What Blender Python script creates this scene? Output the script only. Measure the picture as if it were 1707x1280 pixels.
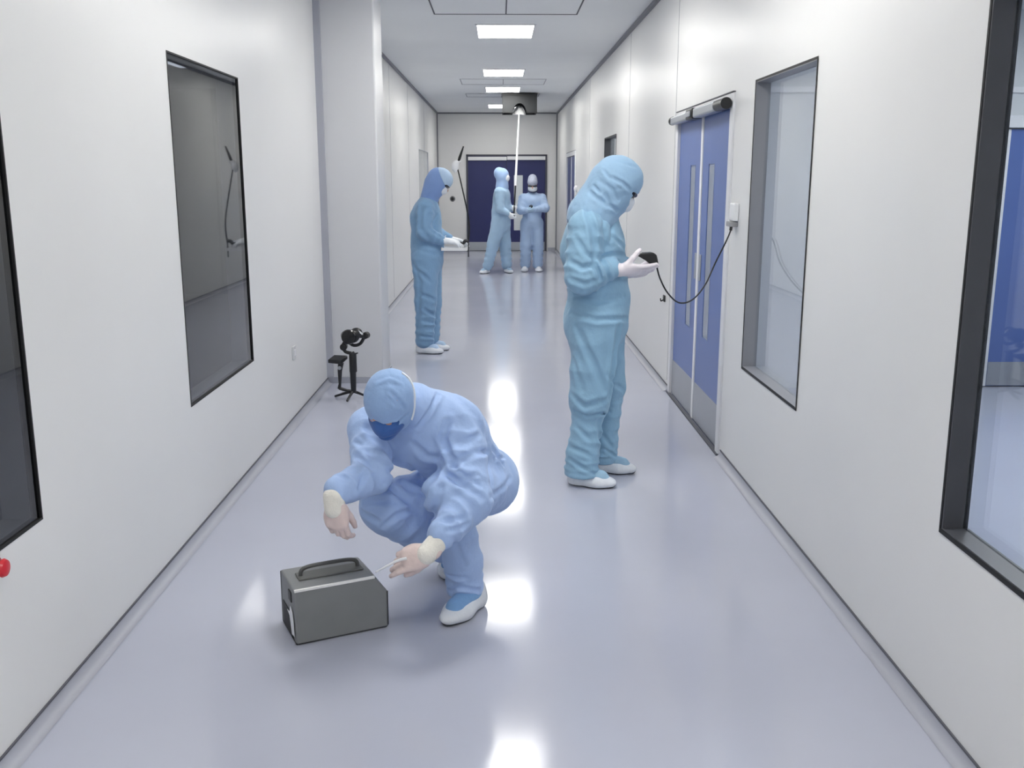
import bpy, bmesh, math
import numpy as np
import openvdb as vdb

scene = bpy.context.scene
COL = scene.collection
for o in list(bpy.data.objects):
    bpy.data.objects.remove(o)

# ------------------------------------------------------------------ camera, world, exposure
PITCH = math.radians(12.007)
YAW = math.radians(0.7493)
cam_data = bpy.data.cameras.new('camera')
cam_data.sensor_width = 36.0
cam_data.lens = 1608.0 / 1707.0 * 36.0
cam_data.clip_start = 0.05
cam = bpy.data.objects.new('camera', cam_data)
COL.objects.link(cam)
cam.location = (0, 0, 1.6)
cam.rotation_euler = (math.pi / 2 - PITCH, 0, -YAW)
scene.camera = cam

world = bpy.data.worlds.new('world')
scene.world = world
world.use_nodes = True
world.node_tree.nodes['Background'].inputs[0].default_value = (0.8, 0.85, 0.9, 1)
world.node_tree.nodes['Background'].inputs[1].default_value = 0.05

scene.view_settings.view_transform = 'Standard'
scene.view_settings.look = 'None'
scene.view_settings.exposure = 0.0
scene.view_settings.gamma = 1.0
scene.view_settings.use_curve_mapping = False
scene.cycles.use_denoising = True
scene.cycles.max_bounces = 10
scene.cycles.diffuse_bounces = 6
scene.cycles.glossy_bounces = 5
scene.cycles.transparent_max_bounces = 16
scene.cycles.sample_clamp_indirect = 6.0

LAMP = 24.0          # strength of the corridor's ceiling panels
LAMP_Y = [-2.2, 0.9, 4.0, 6.9, 10.05, 13.85, 16.4, 20.1]  # the first three are out of view, added for light

# ------------------------------------------------------------------ materials
def lin(c):
    return tuple(((v / 255) / 12.92 if v / 255 <= 0.04045 else ((v / 255 + 0.055) / 1.055) ** 2.4) for v in c) + (1,)

MATS = {}
def mat(name, rgb, rough=0.6, metal=0.0, spec=0.5, emit=0.0, noise=0.0, nscale=8.0, bump=0.0, bscale=60.0,
        sheen=0.0, sss=0.0, stretch=None, rnoise=0.0):
    if name in MATS:
        return MATS[name]
    m = bpy.data.materials.new(name)
    m.use_nodes = True
    nt = m.node_tree
    b = nt.nodes['Principled BSDF']
    c = lin(rgb)
    b.inputs['Base Color'].default_value = c
    b.inputs['Roughness'].default_value = rough
    b.inputs['Metallic'].default_value = metal
    b.inputs['Specular IOR Level'].default_value = spec
    if sheen:
        b.inputs['Sheen Weight'].default_value = sheen
        b.inputs['Sheen Roughness'].default_value = 0.5
    if sss:
        b.inputs['Subsurface Weight'].default_value = sss
        b.inputs['Subsurface Radius'].default_value = (0.01, 0.006, 0.004)
    if emit:
        b.inputs['Emission Color'].default_value = c
        b.inputs['Emission Strength'].default_value = emit
    if noise or bump or rnoise:
        tc = nt.nodes.new('ShaderNodeTexCoord')
        mp = nt.nodes.new('ShaderNodeMapping')
        nt.links.new(tc.outputs['Object'], mp.inputs[0])
        if stretch:
            mp.inputs['Scale'].default_value = stretch
    if noise or rnoise:
        n = nt.nodes.new('ShaderNodeTexNoise')
        n.inputs['Scale'].default_value = nscale
        n.inputs['Detail'].default_value = 4
        nt.links.new(mp.outputs[0], n.inputs['Vector'])
    if noise:
        r = nt.nodes.new('ShaderNodeValToRGB')
        lo = tuple(max(0, v * (1 - noise)) for v in c[:3]) + (1,)
        hi = tuple(min(1, v * (1 + noise)) for v in c[:3]) + (1,)
        r.color_ramp.elements[0].color = lo
        r.color_ramp.elements[1].color = hi
        r.color_ramp.elements[0].position = 0.3
        r.color_ramp.elements[1].position = 0.7
        nt.links.new(n.outputs['Fac'], r.inputs[0])
        nt.links.new(r.outputs[0], b.inputs['Base Color'])
    if rnoise:
        mr = nt.nodes.new('ShaderNodeMapRange')
        mr.inputs['To Min'].default_value = rough - rnoise
        mr.inputs['To Max'].default_value = rough + rnoise
        nt.links.new(n.outputs['Fac'], mr.inputs['Value'])
        nt.links.new(mr.outputs[0], b.inputs['Roughness'])
    if bump:
        n2 = nt.nodes.new('ShaderNodeTexNoise')
        n2.inputs['Scale'].default_value = bscale
        n2.inputs['Detail'].default_value = 3
        nt.links.new(mp.outputs[0], n2.inputs['Vector'])
        bp = nt.nodes.new('ShaderNodeBump')
        bp.inputs['Strength'].default_value = bump
        bp.inputs['Distance'].default_value = 0.01
        nt.links.new(n2.outputs['Fac'], bp.inputs['Height'])
        nt.links.new(bp.outputs[0], b.inputs['Normal'])
    MATS[name] = m
    return m

def glass(name, tint):
    m = bpy.data.materials.new(name)
    m.use_nodes = True
    nt = m.node_tree
    nt.nodes.clear()
    out = nt.nodes.new('ShaderNodeOutputMaterial')
    mix = nt.nodes.new('ShaderNodeMixShader')
    tr = nt.nodes.new('ShaderNodeBsdfTransparent')
    gl = nt.nodes.new('ShaderNodeBsdfGlossy')
    fr = nt.nodes.new('ShaderNodeFresnel')
    geo = nt.nodes.new('ShaderNodeNewGeometry')
    ior = nt.nodes.new('ShaderNodeMapRange')
    ior.inputs['To Min'].default_value = 1.5
    ior.inputs['To Max'].default_value = 1 / 1.5
    nt.links.new(geo.outputs['Backfacing'], ior.inputs['Value'])
    nt.links.new(ior.outputs[0], fr.inputs['IOR'])
    tr.inputs[0].default_value = lin(tint)
    gl.inputs['Roughness'].default_value = 0.02
    gl.inputs[0].default_value = (1, 1, 1, 1)
    nt.links.new(fr.outputs[0], mix.inputs[0])
    nt.links.new(tr.outputs[0], mix.inputs[1])
    nt.links.new(gl.outputs[0], mix.inputs[2])
    nt.links.new(mix.outputs[0], out.inputs[0])
    return m

M_WALL = mat('wall_panel', (225, 225, 224), 0.34, spec=0.4, noise=0.015, nscale=1.5, rnoise=0.05)
M_CEIL = mat('ceiling_panel', (226, 229, 231), 0.55, noise=0.02, nscale=1.2)
M_FLOOR = mat('epoxy_floor', (180, 183, 197), 0.12, spec=0.25, noise=0.025, nscale=1.3, rnoise=0.02)
M_COVE = mat('cove_skirting', (168, 170, 180), 0.45)
M_SEAM = mat('dark_seam', (88, 90, 98), 0.6)
M_TRIM = mat('pale_trim', (222, 223, 226), 0.4)
M_DARKFRAME = mat('dark_grey_frame', (70, 71, 76), 0.4, noise=0.05)
M_BLACK = mat('black_plastic', (24, 25, 28), 0.4, noise=0.1, nscale=30)
M_BLACKM = mat('black_gasket', (16, 16, 18), 0.6)
M_DOOR = mat('blue_door', (88, 112, 172), 0.35, noise=0.03, nscale=2)
M_NAVY = mat('navy_door', (38, 44, 96), 0.35, noise=0.04, nscale=2)
M_STEEL = mat('brushed_steel', (172, 176, 182), 0.38, metal=0.6, noise=0.03, nscale=10, stretch=(1, 1, 30))
M_WHITE = mat('white_plastic', (232, 233, 235), 0.4, noise=0.01)
M_LAMP = mat('lamp_diffuser', (255, 253, 248), 0.5, emit=LAMP)
M_GLASS_L = glass('tinted_glass', (185, 188, 193))
M_GLASS_R = glass('clear_glass', (244, 247, 248))
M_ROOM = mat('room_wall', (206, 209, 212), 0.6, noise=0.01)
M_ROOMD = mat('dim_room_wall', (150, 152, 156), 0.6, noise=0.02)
M_RFLOOR = mat('room_floor', (170, 176, 186), 0.2, noise=0.02)

# ------------------------------------------------------------------ mesh builder
class MB:
    def __init__(s):
        s.v = []; s.f = []
    def add(s, vs, fs):
        n = len(s.v)
        s.v += [tuple(map(float, p)) for p in vs]
        s.f += [tuple(i + n for i in f) for f in fs]
        return s
    def box(s, x0, x1, y0, y1, z0, z1):
        v = [(x0, y0, z0), (x1, y0, z0), (x1, y1, z0), (x0, y1, z0), (x0, y0, z1), (x1, y0, z1), (x1, y1, z1), (x0, y1, z1)]
        return s.add(v, [(0, 3, 2, 1), (4, 5, 6, 7), (0, 1, 5, 4), (1, 2, 6, 5), (2, 3, 7, 6), (3, 0, 4, 7)])
    def obox(s, c, ax, hl):
        c = np.array(c, float); ax = [np.array(a, float) for a in ax]
        pts = []
        for z in (-1, 1):
            for (x, y) in ((-1, -1), (1, -1), (1, 1), (-1, 1)):
                pts.append(c + ax[0] * hl[0] * x + ax[1] * hl[1] * y + ax[2] * hl[2] * z)
        return s.add(pts, [(0, 3, 2, 1), (4, 5, 6, 7), (0, 1, 5, 4), (1, 2, 6, 5), (2, 3, 7, 6), (3, 0, 4, 7)])
    def tube(s, path, r, n=12, close=True):
        path = [np.array(p, float) for p in path]
        m = len(path)
        rs = r if isinstance(r, (list, tuple)) else [r] * m
        t0 = path[1] - path[0]; t0 /= np.linalg.norm(t0)
        a = np.array([0, 0, 1.0]) if abs(t0[2]) < 0.9 else np.array([1.0, 0, 0])
        u = np.cross(t0, a); u /= np.linalg.norm(u)
        vs = []
        for i in range(m):
            t = path[min(i + 1, m - 1)] - path[max(i - 1, 0)]
            t /= (np.linalg.norm(t) + 1e-12)
            u = u - t * (u @ t); u /= np.linalg.norm(u)
            w = np.cross(t, u)
            for k in range(n):
                an = 2 * math.pi * k / n
                vs.append(path[i] + (u * math.cos(an) + w * math.sin(an)) * rs[i])
        fs = [(i * n + k, i * n + (k + 1) % n, (i + 1) * n + (k + 1) % n, (i + 1) * n + k) for i in range(m - 1) for k in range(n)]
        if close:
            fs.append(tuple(reversed(range(n)))); fs.append(tuple(range((m - 1) * n, m * n)))
        return s.add(vs, fs)
    def cyl(s, a, b, r, r2=None, n=24):
        return s.tube([a, b], [r, r if r2 is None else r2], n)
    def lathe(s, c, axis, prof, n=24):
        # prof: list of (distance along axis, radius)
        axis = np.array(axis, float); axis /= np.linalg.norm(axis)
        a = np.array([0, 0, 1.0]) if abs(axis[2]) < 0.9 else np.array([1.0, 0, 0])
        u = np.cross(axis, a); u /= np.linalg.norm(u); w = np.cross(axis, u)
        c = np.array(c, float); vs = []
        for (h, r) in prof:
            for k in range(n):
                an = 2 * math.pi * k / n
                vs.append(c + axis * h + (u * math.cos(an) + w * math.sin(an)) * max(r, 1e-4))
        m = len(prof)
        fs = [(i * n + k, i * n + (k + 1) % n, (i + 1) * n + (k + 1) % n, (i + 1) * n + k) for i in range(m - 1) for k in range(n)]
        fs += [tuple(reversed(range(n))), tuple(range((m - 1) * n, m * n))]
        return s.add(vs, fs)
    def prism(s, poly, vec):
        vec = np.array(vec, float); n = len(poly)
        vs = [np.array(p, float) for p in poly] + [np.array(p, float) + vec for p in poly]
        fs = [tuple(range(n)), tuple(reversed(range(n, 2 * n)))] + [(i, i + n, (i + 1) % n + n, (i + 1) % n) for i in range(n)]
        return s.add(vs, fs)
    def build(s, name, m, parent=None, bevel=0.0, smooth=False, seg=2):
        loc = parent_world(parent)
        me = bpy.data.meshes.new(name)
        me.from_pydata([(x - loc[0], y - loc[1], z - loc[2]) for x, y, z in s.v], [], s.f)
        bm = bmesh.new(); bm.from_mesh(me)
        bmesh.ops.recalc_face_normals(bm, faces=bm.faces)
        bm.to_mesh(me); bm.free()
        me.materials.append(m)
        o = bpy.data.objects.new(name, me)
        COL.objects.link(o)
        o.parent = parent
        if bevel:
            b = o.modifiers.new('bevel', 'BEVEL'); b.width = bevel; b.segments = seg; b.limit_method = 'ANGLE'
        if smooth or bevel:
            for p in me.polygons: p.use_smooth = True
            if hasattr(me, 'set_sharp_from_angle'):
                me.set_sharp_from_angle(angle=math.radians(35))
        return o

def parent_world(p):
    l = np.zeros(3)
    while p is not None:
        l = l + np.array(p.location); p = p.parent
    return l

def thing(name, label, cat, loc, group=None, kind=None):
    o = bpy.data.objects.new(name, None)
    o.empty_display_size = 0.1
    COL.objects.link(o)
    o.location = loc
    if kind: o['kind'] = kind
    if label: o['label'] = label
    if cat: o['category'] = cat
    if group: o['group'] = group
    return o

def tag(o, label, cat, group=None):
    o['label'] = label; o['category'] = cat
    if group: o['group'] = group
    return o

def struct(o, label=None):
    o['kind'] = 'structure'
    if label: o['label'] = label
    return o

def spline(pts, n=12):
    P = [np.array(p, float) for p in pts]
    P = [2 * P[0] - P[1]] + P + [2 * P[-1] - P[-2]]
    out = []
    for i in range(1, len(P) - 2):
        for k in range(n):
            t = k / n
            out.append(0.5 * ((2 * P[i]) + (-P[i - 1] + P[i + 1]) * t + (2 * P[i - 1] - 5 * P[i] + 4 * P[i + 1] - P[i + 2]) * t * t
                              + (-P[i - 1] + 3 * P[i] - 3 * P[i + 1] + P[i + 2]) * t ** 3))
    out.append(P[-2])
    return out

# ------------------------------------------------------------------ the corridor shell
XL, XR, YB, YN, ZC = -1.375, 1.295, 22.05, -3.5, 3.03
WT = 0.12
WTR = 0.07

def wall_x(x0, x1, y0, y1, z0, z1, holes):
    """A wall running along Y, with rectangular holes (ya, yb, za, zb)."""
    mb = MB()
    ys = sorted(set([y0, y1] + [h[0] for h in holes] + [h[1] for h in holes]))
    for a, b in zip(ys[:-1], ys[1:]):
        hs = [h for h in holes if h[0] <= a + 1e-6 and h[1] >= b - 1e-6]
        if not hs:
            mb.box(x0, x1, a, b, z0, z1)
        else:
            h = hs[0]
            if h[2] > z0 + 1e-4: mb.box(x0, x1, a, b, z0, h[2])
            mb.box(x0, x1, a, b, h[3], z1)
    return mb

WL = [(1.66, 2.77, 0.6, 2.12), (4.2, 5.32, 0.605, 2.12)]
WR = [(1.68, 2.665, 0.59, 2.10), (4.08, 5.04, 0.615, 2.08)]
DR = (5.50, 7.18, 0.0, 2.035)
LFW = (17.0, 19.2, 1.2, 2.10)
RFW = (10.95, 12.15, 1.2, 2.08)
DR2 = (16.75, 18.8, 0.0, 2.04)

struct(MB().box(XL - 4, XR + 4.2, YN, YB + 0.3, -0.1, 0.0).build('floor', M_FLOOR))
struct(MB().box(XL - WT, XR + WTR, YN, YB + 0.12, ZC, ZC + 0.1).build('ceiling', M_CEIL))
struct(wall_x(XL - WT, XL, YN, YB, 0, ZC, WL + [LFW]).build('wall_left', M_WALL))
struct(wall_x(XR, XR + WTR, YN, YB, 0, ZC, WR + [DR, RFW, DR2]).build('wall_right', M_WALL))
DB = (-0.72, 1.06, 2.10)
mb = MB().box(XL, DB[0], YB, YB + WT, 0, ZC).box(DB[1], XR, YB, YB + WT, 0, ZC).box(DB[0], DB[1], YB, YB + WT, DB[2], ZC)
struct(mb.build('wall_back', M_WALL))
struct(MB().box(XL, XR, YN - WT, YN, 0, ZC).build('wall_near', M_WALL))
struct(MB().box(XL, -0.93, 7.58, 8.07, 0, ZC).build('wall_column', mat('column_panel', (206, 207, 210), 0.35, spec=0.4, noise=0.015, nscale=1.5), bevel=0.012, seg=3))

# cove skirtings and the dark lines over them
def cove(x, sgn, y0, y1):
    pts = [(x, 0, 0.04), (x + sgn * 0.004, 0, 0.04)]
    for i in range(7):
        a = math.pi / 2 * i / 6
        pts.append((x + sgn * (0.040 - 0.036 * math.cos(a)), 0, 0.038 - 0.0365 * math.sin(a)))
    pts.append((x, 0, 0.0))
    return MB().prism([(p[0], y0, p[2]) for p in pts], (0, y1 - y0, 0))

def baseboard(name, x, sgn, segs):
    o = thing(name, None, None, (x, segs[0][0], 0), kind='structure')
    for (a, b) in segs:
        cove(x, sgn, a, b).build('skirting', M_COVE, o, smooth=True)
        MB().box(min(x, x + sgn * 0.006), max(x, x + sgn * 0.006), a, b, 0.04, 0.046).build('seam', M_SEAM, o)
baseboard('baseboard_left', XL, 1, [(YN, 7.58), (8.07, YB)])
baseboard('baseboard_right', XR, -1, [(YN, DR[0] - 0.06), (DR[1] + 0.06, DR2[0] - 0.06), (DR2[1] + 0.06, YB)])
struct(MB().box(XL, DB[0] - 0.04, YB - 0.012, YB, 0, 0.075).box(DB[1] + 0.04, XR, YB - 0.012, YB, 0, 0.075).build('baseboard_back', M_COVE))
struct(MB().box(XL, -0.918, 7.568, 7.58, 0, 0.05).box(-0.93, -0.918, 7.568, 8.07, 0, 0.05).build('baseboard_column', M_COVE))

# ceiling edge seams, corner seams, panel joints
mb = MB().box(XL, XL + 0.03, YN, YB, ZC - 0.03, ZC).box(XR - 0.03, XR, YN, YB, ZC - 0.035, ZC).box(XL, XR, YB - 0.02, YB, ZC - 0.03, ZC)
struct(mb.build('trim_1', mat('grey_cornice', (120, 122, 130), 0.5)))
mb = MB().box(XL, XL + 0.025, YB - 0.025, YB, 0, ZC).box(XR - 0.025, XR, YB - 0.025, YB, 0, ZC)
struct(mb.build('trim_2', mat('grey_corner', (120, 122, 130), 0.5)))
mb = MB()
for y in (7.29, 9.9, 14.2):
    mb.box(XR - 0.002, XR, y, y + 0.008, 0.08, ZC - 0.04)
for y in (9.7, 12.6, 15.1, 18.3):
    mb.box(XL, XL + 0.002, y, y + 0.008, 0.08, ZC - 0.04)
struct(mb.build('trim_3', mat('panel_joint', (176, 177, 182), 0.6)))
struct(MB().box(XL, XL + 0.05, 7.555, 7.58, 0.05, ZC).build('trim_4', mat('corner_strip', (168, 170, 180), 0.5)))

# ceiling diffuser outlines (square module cut into the ceiling, seam down its middle)
def diffuser(i, y0, y1):
    xa, xb, xm, w = -0.575, 0.70, 0.065, 0.012
    z0, z1 = ZC - 0.004, ZC
    mb = MB().box(xa, xb, y1 - w, y1, z0, z1).box(xa, xb, y0, y0 + w, z0, z1)
    mb.box(xa, xa + w, y0 + w, y1 - w, z0, z1).box(xb - w, xb, y0 + w, y1 - w, z0, z1).box(xm - w / 2, xm + w / 2, y0 + w, y1 - w, z0, z1)
    struct(mb.build('trim_%d' % i, mat('joint_dark', (70, 72, 80), 0.6) if i == 5 else mat('joint_pale', (150, 152, 158), 0.6)))
diffuser(5, 7.75, 9.07)
diffuser(6, 14.75, 15.6)
diffuser(7, 17.25, 17.9)

# ------------------------------------------------------------------ rooms behind the glass
# left rooms (dim)
lx = XL - WT
mb = MB()
mb.box(-5.6, -5.5, 0.6, 14.2, 0, 2.8)
mb.box(-5.5, -3.9, 13.75, 13.85, 0, 2.8)
mb.prism([(-3.9, 13.75, 0), (lx, 14.6, 0), (lx, 14.7, 0), (-3.9, 13.85, 0)], (0, 0, 2.8))
mb.box(-5.5, lx, 0.5, 0.6, 0, 2.8)
mb.box(-5.5, -3.45, 7.72, 7.82, 0, 2.8)
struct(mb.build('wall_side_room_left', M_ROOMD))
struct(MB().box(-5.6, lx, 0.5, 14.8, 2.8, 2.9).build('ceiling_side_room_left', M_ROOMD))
# right room (lit)
rx = XR + WTR
mb = MB()
mb.box(6.0, 6.1, 0.5, 7.42, 0, 2.8)
mb.box(rx, 6.0, 0.4, 0.5, 0, 2.8)
mb.box(rx, 3.29, 7.35, 7.45, 0, 2.8).box(4.27, 6.1, 7.35, 7.45, 0, 2.8).box(3.29, 4.27, 7.35, 7.45, 2.0, 2.8)
struct(mb.build('wall_side_room_right', M_ROOM))
struct(MB().box(rx, 6.1, 0.4, 7.45, 2.8, 2.9).build('ceiling_side_room_right', M_ROOM))
# far side rooms, shallow spaces behind the distant panes and the far door
struct(MB().box(lx - 1.3, lx - 1.2, 16.6, 19.7, 0.0, 2.8).box(lx - 1.2, lx, 19.6, 19.7, 0, 2.8).box(lx - 1.2, lx, 16.6, 16.7, 0, 2.8).build('wall_far_room_left', M_ROOM))
struct(MB().box(rx + 1.2, rx + 1.3, 10.3, 12.9, 0, 2.8).box(rx, rx + 1.2, 12.8, 12.9, 0, 2.8).box(rx, rx + 1.2, 10.3, 10.4, 0, 2.8).build('wall_far_room_right', M_ROOM))
struct(MB().box(lx - 1.3, lx, 16.6, 19.7, 2.8, 2.9).build('ceiling_far_room_left', M_ROOM))
struct(MB().box(rx, rx + 1.3, 10.3, 12.9, 2.8, 2.9).build('ceiling_far_room_right', M_ROOM))

# ------------------------------------------------------------------ windows
def win_left(n, h, g=M_GLASS_L, fm=None):
    y0, y1, z0, z1 = h
    w = thing('window_%d' % n, None, None, (XL, (y0 + y1) / 2, z0), kind='structure')
    t = 0.007
    mb = MB().box(XL - 0.03, XL + 0.002, y0, y0 + t, z0, z1).box(XL - 0.03, XL + 0.002, y1 - t, y1, z0, z1)
    mb.box(XL - 0.03, XL + 0.002, y0 + t, y1 - t, z0, z0 + t).box(XL - 0.03, XL + 0.002, y0 + t, y1 - t, z1 - t, z1)
    mb.build('window_frame', fm or M_BLACKM, w)
    MB().box(XL - 0.011, XL - 0.005, y0 + t, y1 - t, z0 + t, z1 - t).build('pane', g, w)
win_left(1, WL[0]); win_left(2, WL[1])
win_left(3, LFW, M_GLASS_R, M_COVE)

def win_right(n, h, thick=0.008, depth=0.062, fm=None):
    y0, y1, z0, z1 = h
    w = thing('window_%d' % n, None, None, (XR, (y0 + y1) / 2, z0), kind='structure')
    t = thick
    x0, x1 = XR - 0.002, XR + depth + 0.010
    mb = MB().box(x0, x1, y0, y0 + t, z0, z1).box(x0, x1, y1 - t, y1, z0, z1)
    mb.box(x0, x1, y0 + t, y1 - t, z0, z0 + t).box(x0, x1, y0 + t, y1 - t, z1 - t, z1)
    mb.build('window_frame', fm or M_DARKFRAME, w)
    g = 0.006
    mb = MB().box(XR - 0.004, XR - 0.0021, y0 - g, y0 + 0.004, z0 - g, z1 + g).box(XR - 0.004, XR - 0.0021, y1 - 0.004, y1 + g, z0 - g, z1 + g)
    mb.box(XR - 0.004, XR - 0.0021, y0, y1, z0 - g, z0 + 0.008).box(XR - 0.004, XR - 0.0021, y0, y1, z1 - 0.004, z1 + g)
    mb.build('gasket', M_BLACKM, w)
    MB().box(XR + depth - 0.004, XR + depth + 0.004, y0 + t, y1 - t, z0 + t, z1 - t).build('pane', M_GLASS_R, w)
win_right(4, WR[0], 0.012); win_right(5, WR[1], fm=mat('mid_grey_frame', (128, 129, 135), 0.4))
win_right(6, RFW)

# ------------------------------------------------------------------ right-hand blue double door
def wall_door(n, h, leafmat, vision=True, operator=True):
    y0, y1, z0, z1 = h
    ym = (y0 + y1) / 2
    d = thing('door_%d' % n, None, None, (XR, ym, 0), kind='structure')
    f = 0.045
    xs, xe = XR - 0.012, XR + WTR
    MB().box(xs, xe, y0 - 0.03, y0 + f, 0, z1 + 0.03).box(xs, xe, y1 - f, y1 + 0.03, 0, z1 + 0.03).box(xs, xe, y0 + f, y1 - f, z1 - f, z1 + 0.03)\
        .build('door_frame', M_TRIM, d, bevel=0.004)
    MB().box(XR - 0.016, XR + 0.02, y0 - 0.03, y1 + 0.03, z1 + 0.03, z1 + 0.036).build('frame_edge', M_SEAM, d)
    g = 0.027
    for (a, b) in ((y0 + f + 0.004, ym - g), (ym + g, y1 - f - 0.004)):
        c = (a + b) / 2
        lx0, lx1 = XR + 0.01, XR + 0.05
        leaf = MB()
        if vision:
            c2 = c + (0.12 if a < ym else -0.12)
            va, vb, vz0, vz1 = c2 - 0.085, c2 + 0.085, 0.60, 1.69
            leaf = wall_x(lx0, lx1, a, b, 0.012, z1 - f - 0.006, [(va, vb, vz0, vz1)])
        else:
            leaf.box(lx0, lx1, a, b, 0.012, z1 - f - 0.006)
        lf = leaf.build('door_leaf', leafmat, d)
        if vision:
            MB().box(lx0 - 0.001, lx1 - 0.004, va, va + 0.012, vz0, vz1).box(lx0 + 0.004, lx1 - 0.004, vb - 0.012, vb, vz0, vz1)\
                .box(lx0 + 0.004, lx1 - 0.004, va + 0.012, vb - 0.012, vz0, vz0 + 0.012).box(lx0 + 0.004, lx1 - 0.004, va + 0.012, vb - 0.012, vz1 - 0.012, vz1)\
                .build('vision_frame', mat('vision_bead', (120, 132, 160), 0.4), lf)
            MB().box(lx0 + 0.003, lx0 + 0.009, va + 0.012, vb - 0.012, vz0 + 0.012, vz1 - 0.012).build('vision_pane', mat('frosted_pane', (140, 150, 168), 0.18), lf)
        MB().box(lx0 - 0.004, lx0, a + 0.004, b - 0.004, 0.016, 0.27).build('kick_plate', M_STEEL, lf)
        if vision:
            MB().box(lx0 - 0.006, lx0, (a + 0.02) if a > ym else (b - 0.07), (a + 0.07) if a > ym else (b - 0.02), 0.95, 1.12).build('push_plate', M_STEEL, lf, bevel=0.002)
    MB().box(XR + 0.002, XR + 0.05, ym - g + 0.001, ym + g - 0.001, 0.012, z1 - f - 0.006).build('meeting_strip', M_WHITE, d, bevel=0.004)
    if operator:
        zt = z1 - 0.028
        op = MB().tube([(XR - 0.045, y0 - 0.01, zt), (XR - 0.045, y0 + 0.2, zt)], 0.032, 20).build('operator_end', M_BLACK, d, smooth=True)
        MB().box(XR - 0.075, XR - 0.012, y0 + 0.2, ym - 0.05, zt - 0.032, zt + 0.028).build('operator_cover', M_STEEL, d, bevel=0.012, seg=3)
        MB().box(XR - 0.08, XR - 0.012, ym - 0.05, ym + 0.16, zt - 0.036, zt + 0.032).build('operator_motor', M_BLACK, d, bevel=0.01, seg=3)
        MB().box(XR - 0.09, XR - 0.08, ym - 0.02, ym + 0.12, zt - 0.02, zt + 0.014).build('sensor_lens', M_STEEL, d, bevel=0.004)
        MB().box(XR - 0.065, XR - 0.012, ym + 0.16, y1 - 0.02, zt - 0.03, zt + 0.024).build('operator_cover', M_STEEL, d, bevel=0.012, seg=3)
        MB().tube([(XR - 0.04, y1 - 0.02, zt), (XR - 0.04, y1 + 0.03, zt)], 0.03, 20).build('operator_end', M_BLACK, d, smooth=True)
    MB().box(XR - 0.02, XR + 0.0, y0 - 0.03, y1 + 0.03, 0, 0.012).build('threshold', M_SEAM, d)
    return d
wall_door(1, DR, M_DOOR)
wall_door(2, DR2, mat('slate_blue_door', (66, 78, 128), 0.35, noise=0.03, nscale=2), vision=False, operator=False)

# navy double door closing the far end
d = thing('door_3', None, None, (0.17, YB, 0), kind='structure')
f = 0.03
MB().box(DB[0] - 0.01, DB[0] + f, YB - 0.03, YB + 0.1, 0, DB[2] + 0.03).box(DB[1] - f, DB[1] + 0.01, YB - 0.03, YB + 0.1, 0, DB[2] + 0.03)\
    .box(DB[0] - 0.01, DB[1] + 0.01, YB - 0.03, YB + 0.1, DB[2], DB[2] + 0.03).build('door_frame', mat('frame_slate', (70, 72, 84), 0.5), d)
MB().box(DB[0] + f, 0.17, YB - 0.06, YB - 0.03, DB[2] - 0.10, DB[2] - 0.02).build('closer_rail', M_WHITE, d, bevel=0.005)
MB().box(0.18, DB[1] - f, YB - 0.06, YB - 0.03, DB[2] - 0.09, DB[2] - 0.01).build('closer_rail', M_WHITE, d, bevel=0.005)
for (a, b, vis) in ((DB[0] + f, 0.165, False), (0.175, DB[1] - f, True)):
    if vis:
        mb = MB().box(a, 0.33, YB + 0.0, YB + 0.04, 0.01, DB[2]).box(0.53, b, YB, YB + 0.04, 0.01, DB[2]).box(0.33, 0.53, YB, YB + 0.04, 0.01, 0.46).box(0.33, 0.53, YB, YB + 0.04, 1.68, DB[2])
    else:
        mb = MB().box(a, b, YB, YB + 0.04, 0.01, DB[2])
    lf = mb.build('door_leaf', M_NAVY, d)
    MB().box(a + 0.004, b - 0.004, YB - 0.004, YB, 0.012, 0.20).build('kick_plate', M_STEEL, lf)
    if vis:
        MB().box(0.332, 0.528, YB + 0.008, YB + 0.02, 0.462, 1.678).build('vision_panel', mat('frosted_panel', (214, 220, 224), 0.4), lf)

# door at the end of the right-hand side room, seen through the near glass
d = thing('door_4', None, None, (4.1, 7.35, 0), kind='structure')
MB().box(3.23, 3.31, 7.32, 7.46, 0, 2.06).box(4.25, 4.33, 7.32, 7.46, 0, 2.06).box(3.31, 4.25, 7.32, 7.46, 1.97, 2.06).build('door_frame', M_TRIM, d, bevel=0.004)
lf = MB().box(3.32, 3.78, 7.36, 7.40, 0.01, 1.96).build('door_leaf', M_DOOR, d)
MB().box(3.325, 3.775, 7.354, 7.36, 0.015, 0.2).build('kick_plate', M_STEEL, lf)
lf = MB().box(3.81, 4.24, 7.36, 7.40, 0.01, 1.96).build('door_leaf', M_DOOR, d)
MB().box(3.815, 4.235, 7.354, 7.36, 0.015, 0.2).build('kick_plate', M_STEEL, lf)
MB().box(3.78, 3.81, 7.355, 7.40, 0.01, 1.96).build('meeting_strip', M_WHITE, d)
struct(MB().box(rx, 6.0, 7.33, 7.35, 2.22, 2.26).build('trim_8', M_TRIM))

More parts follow.
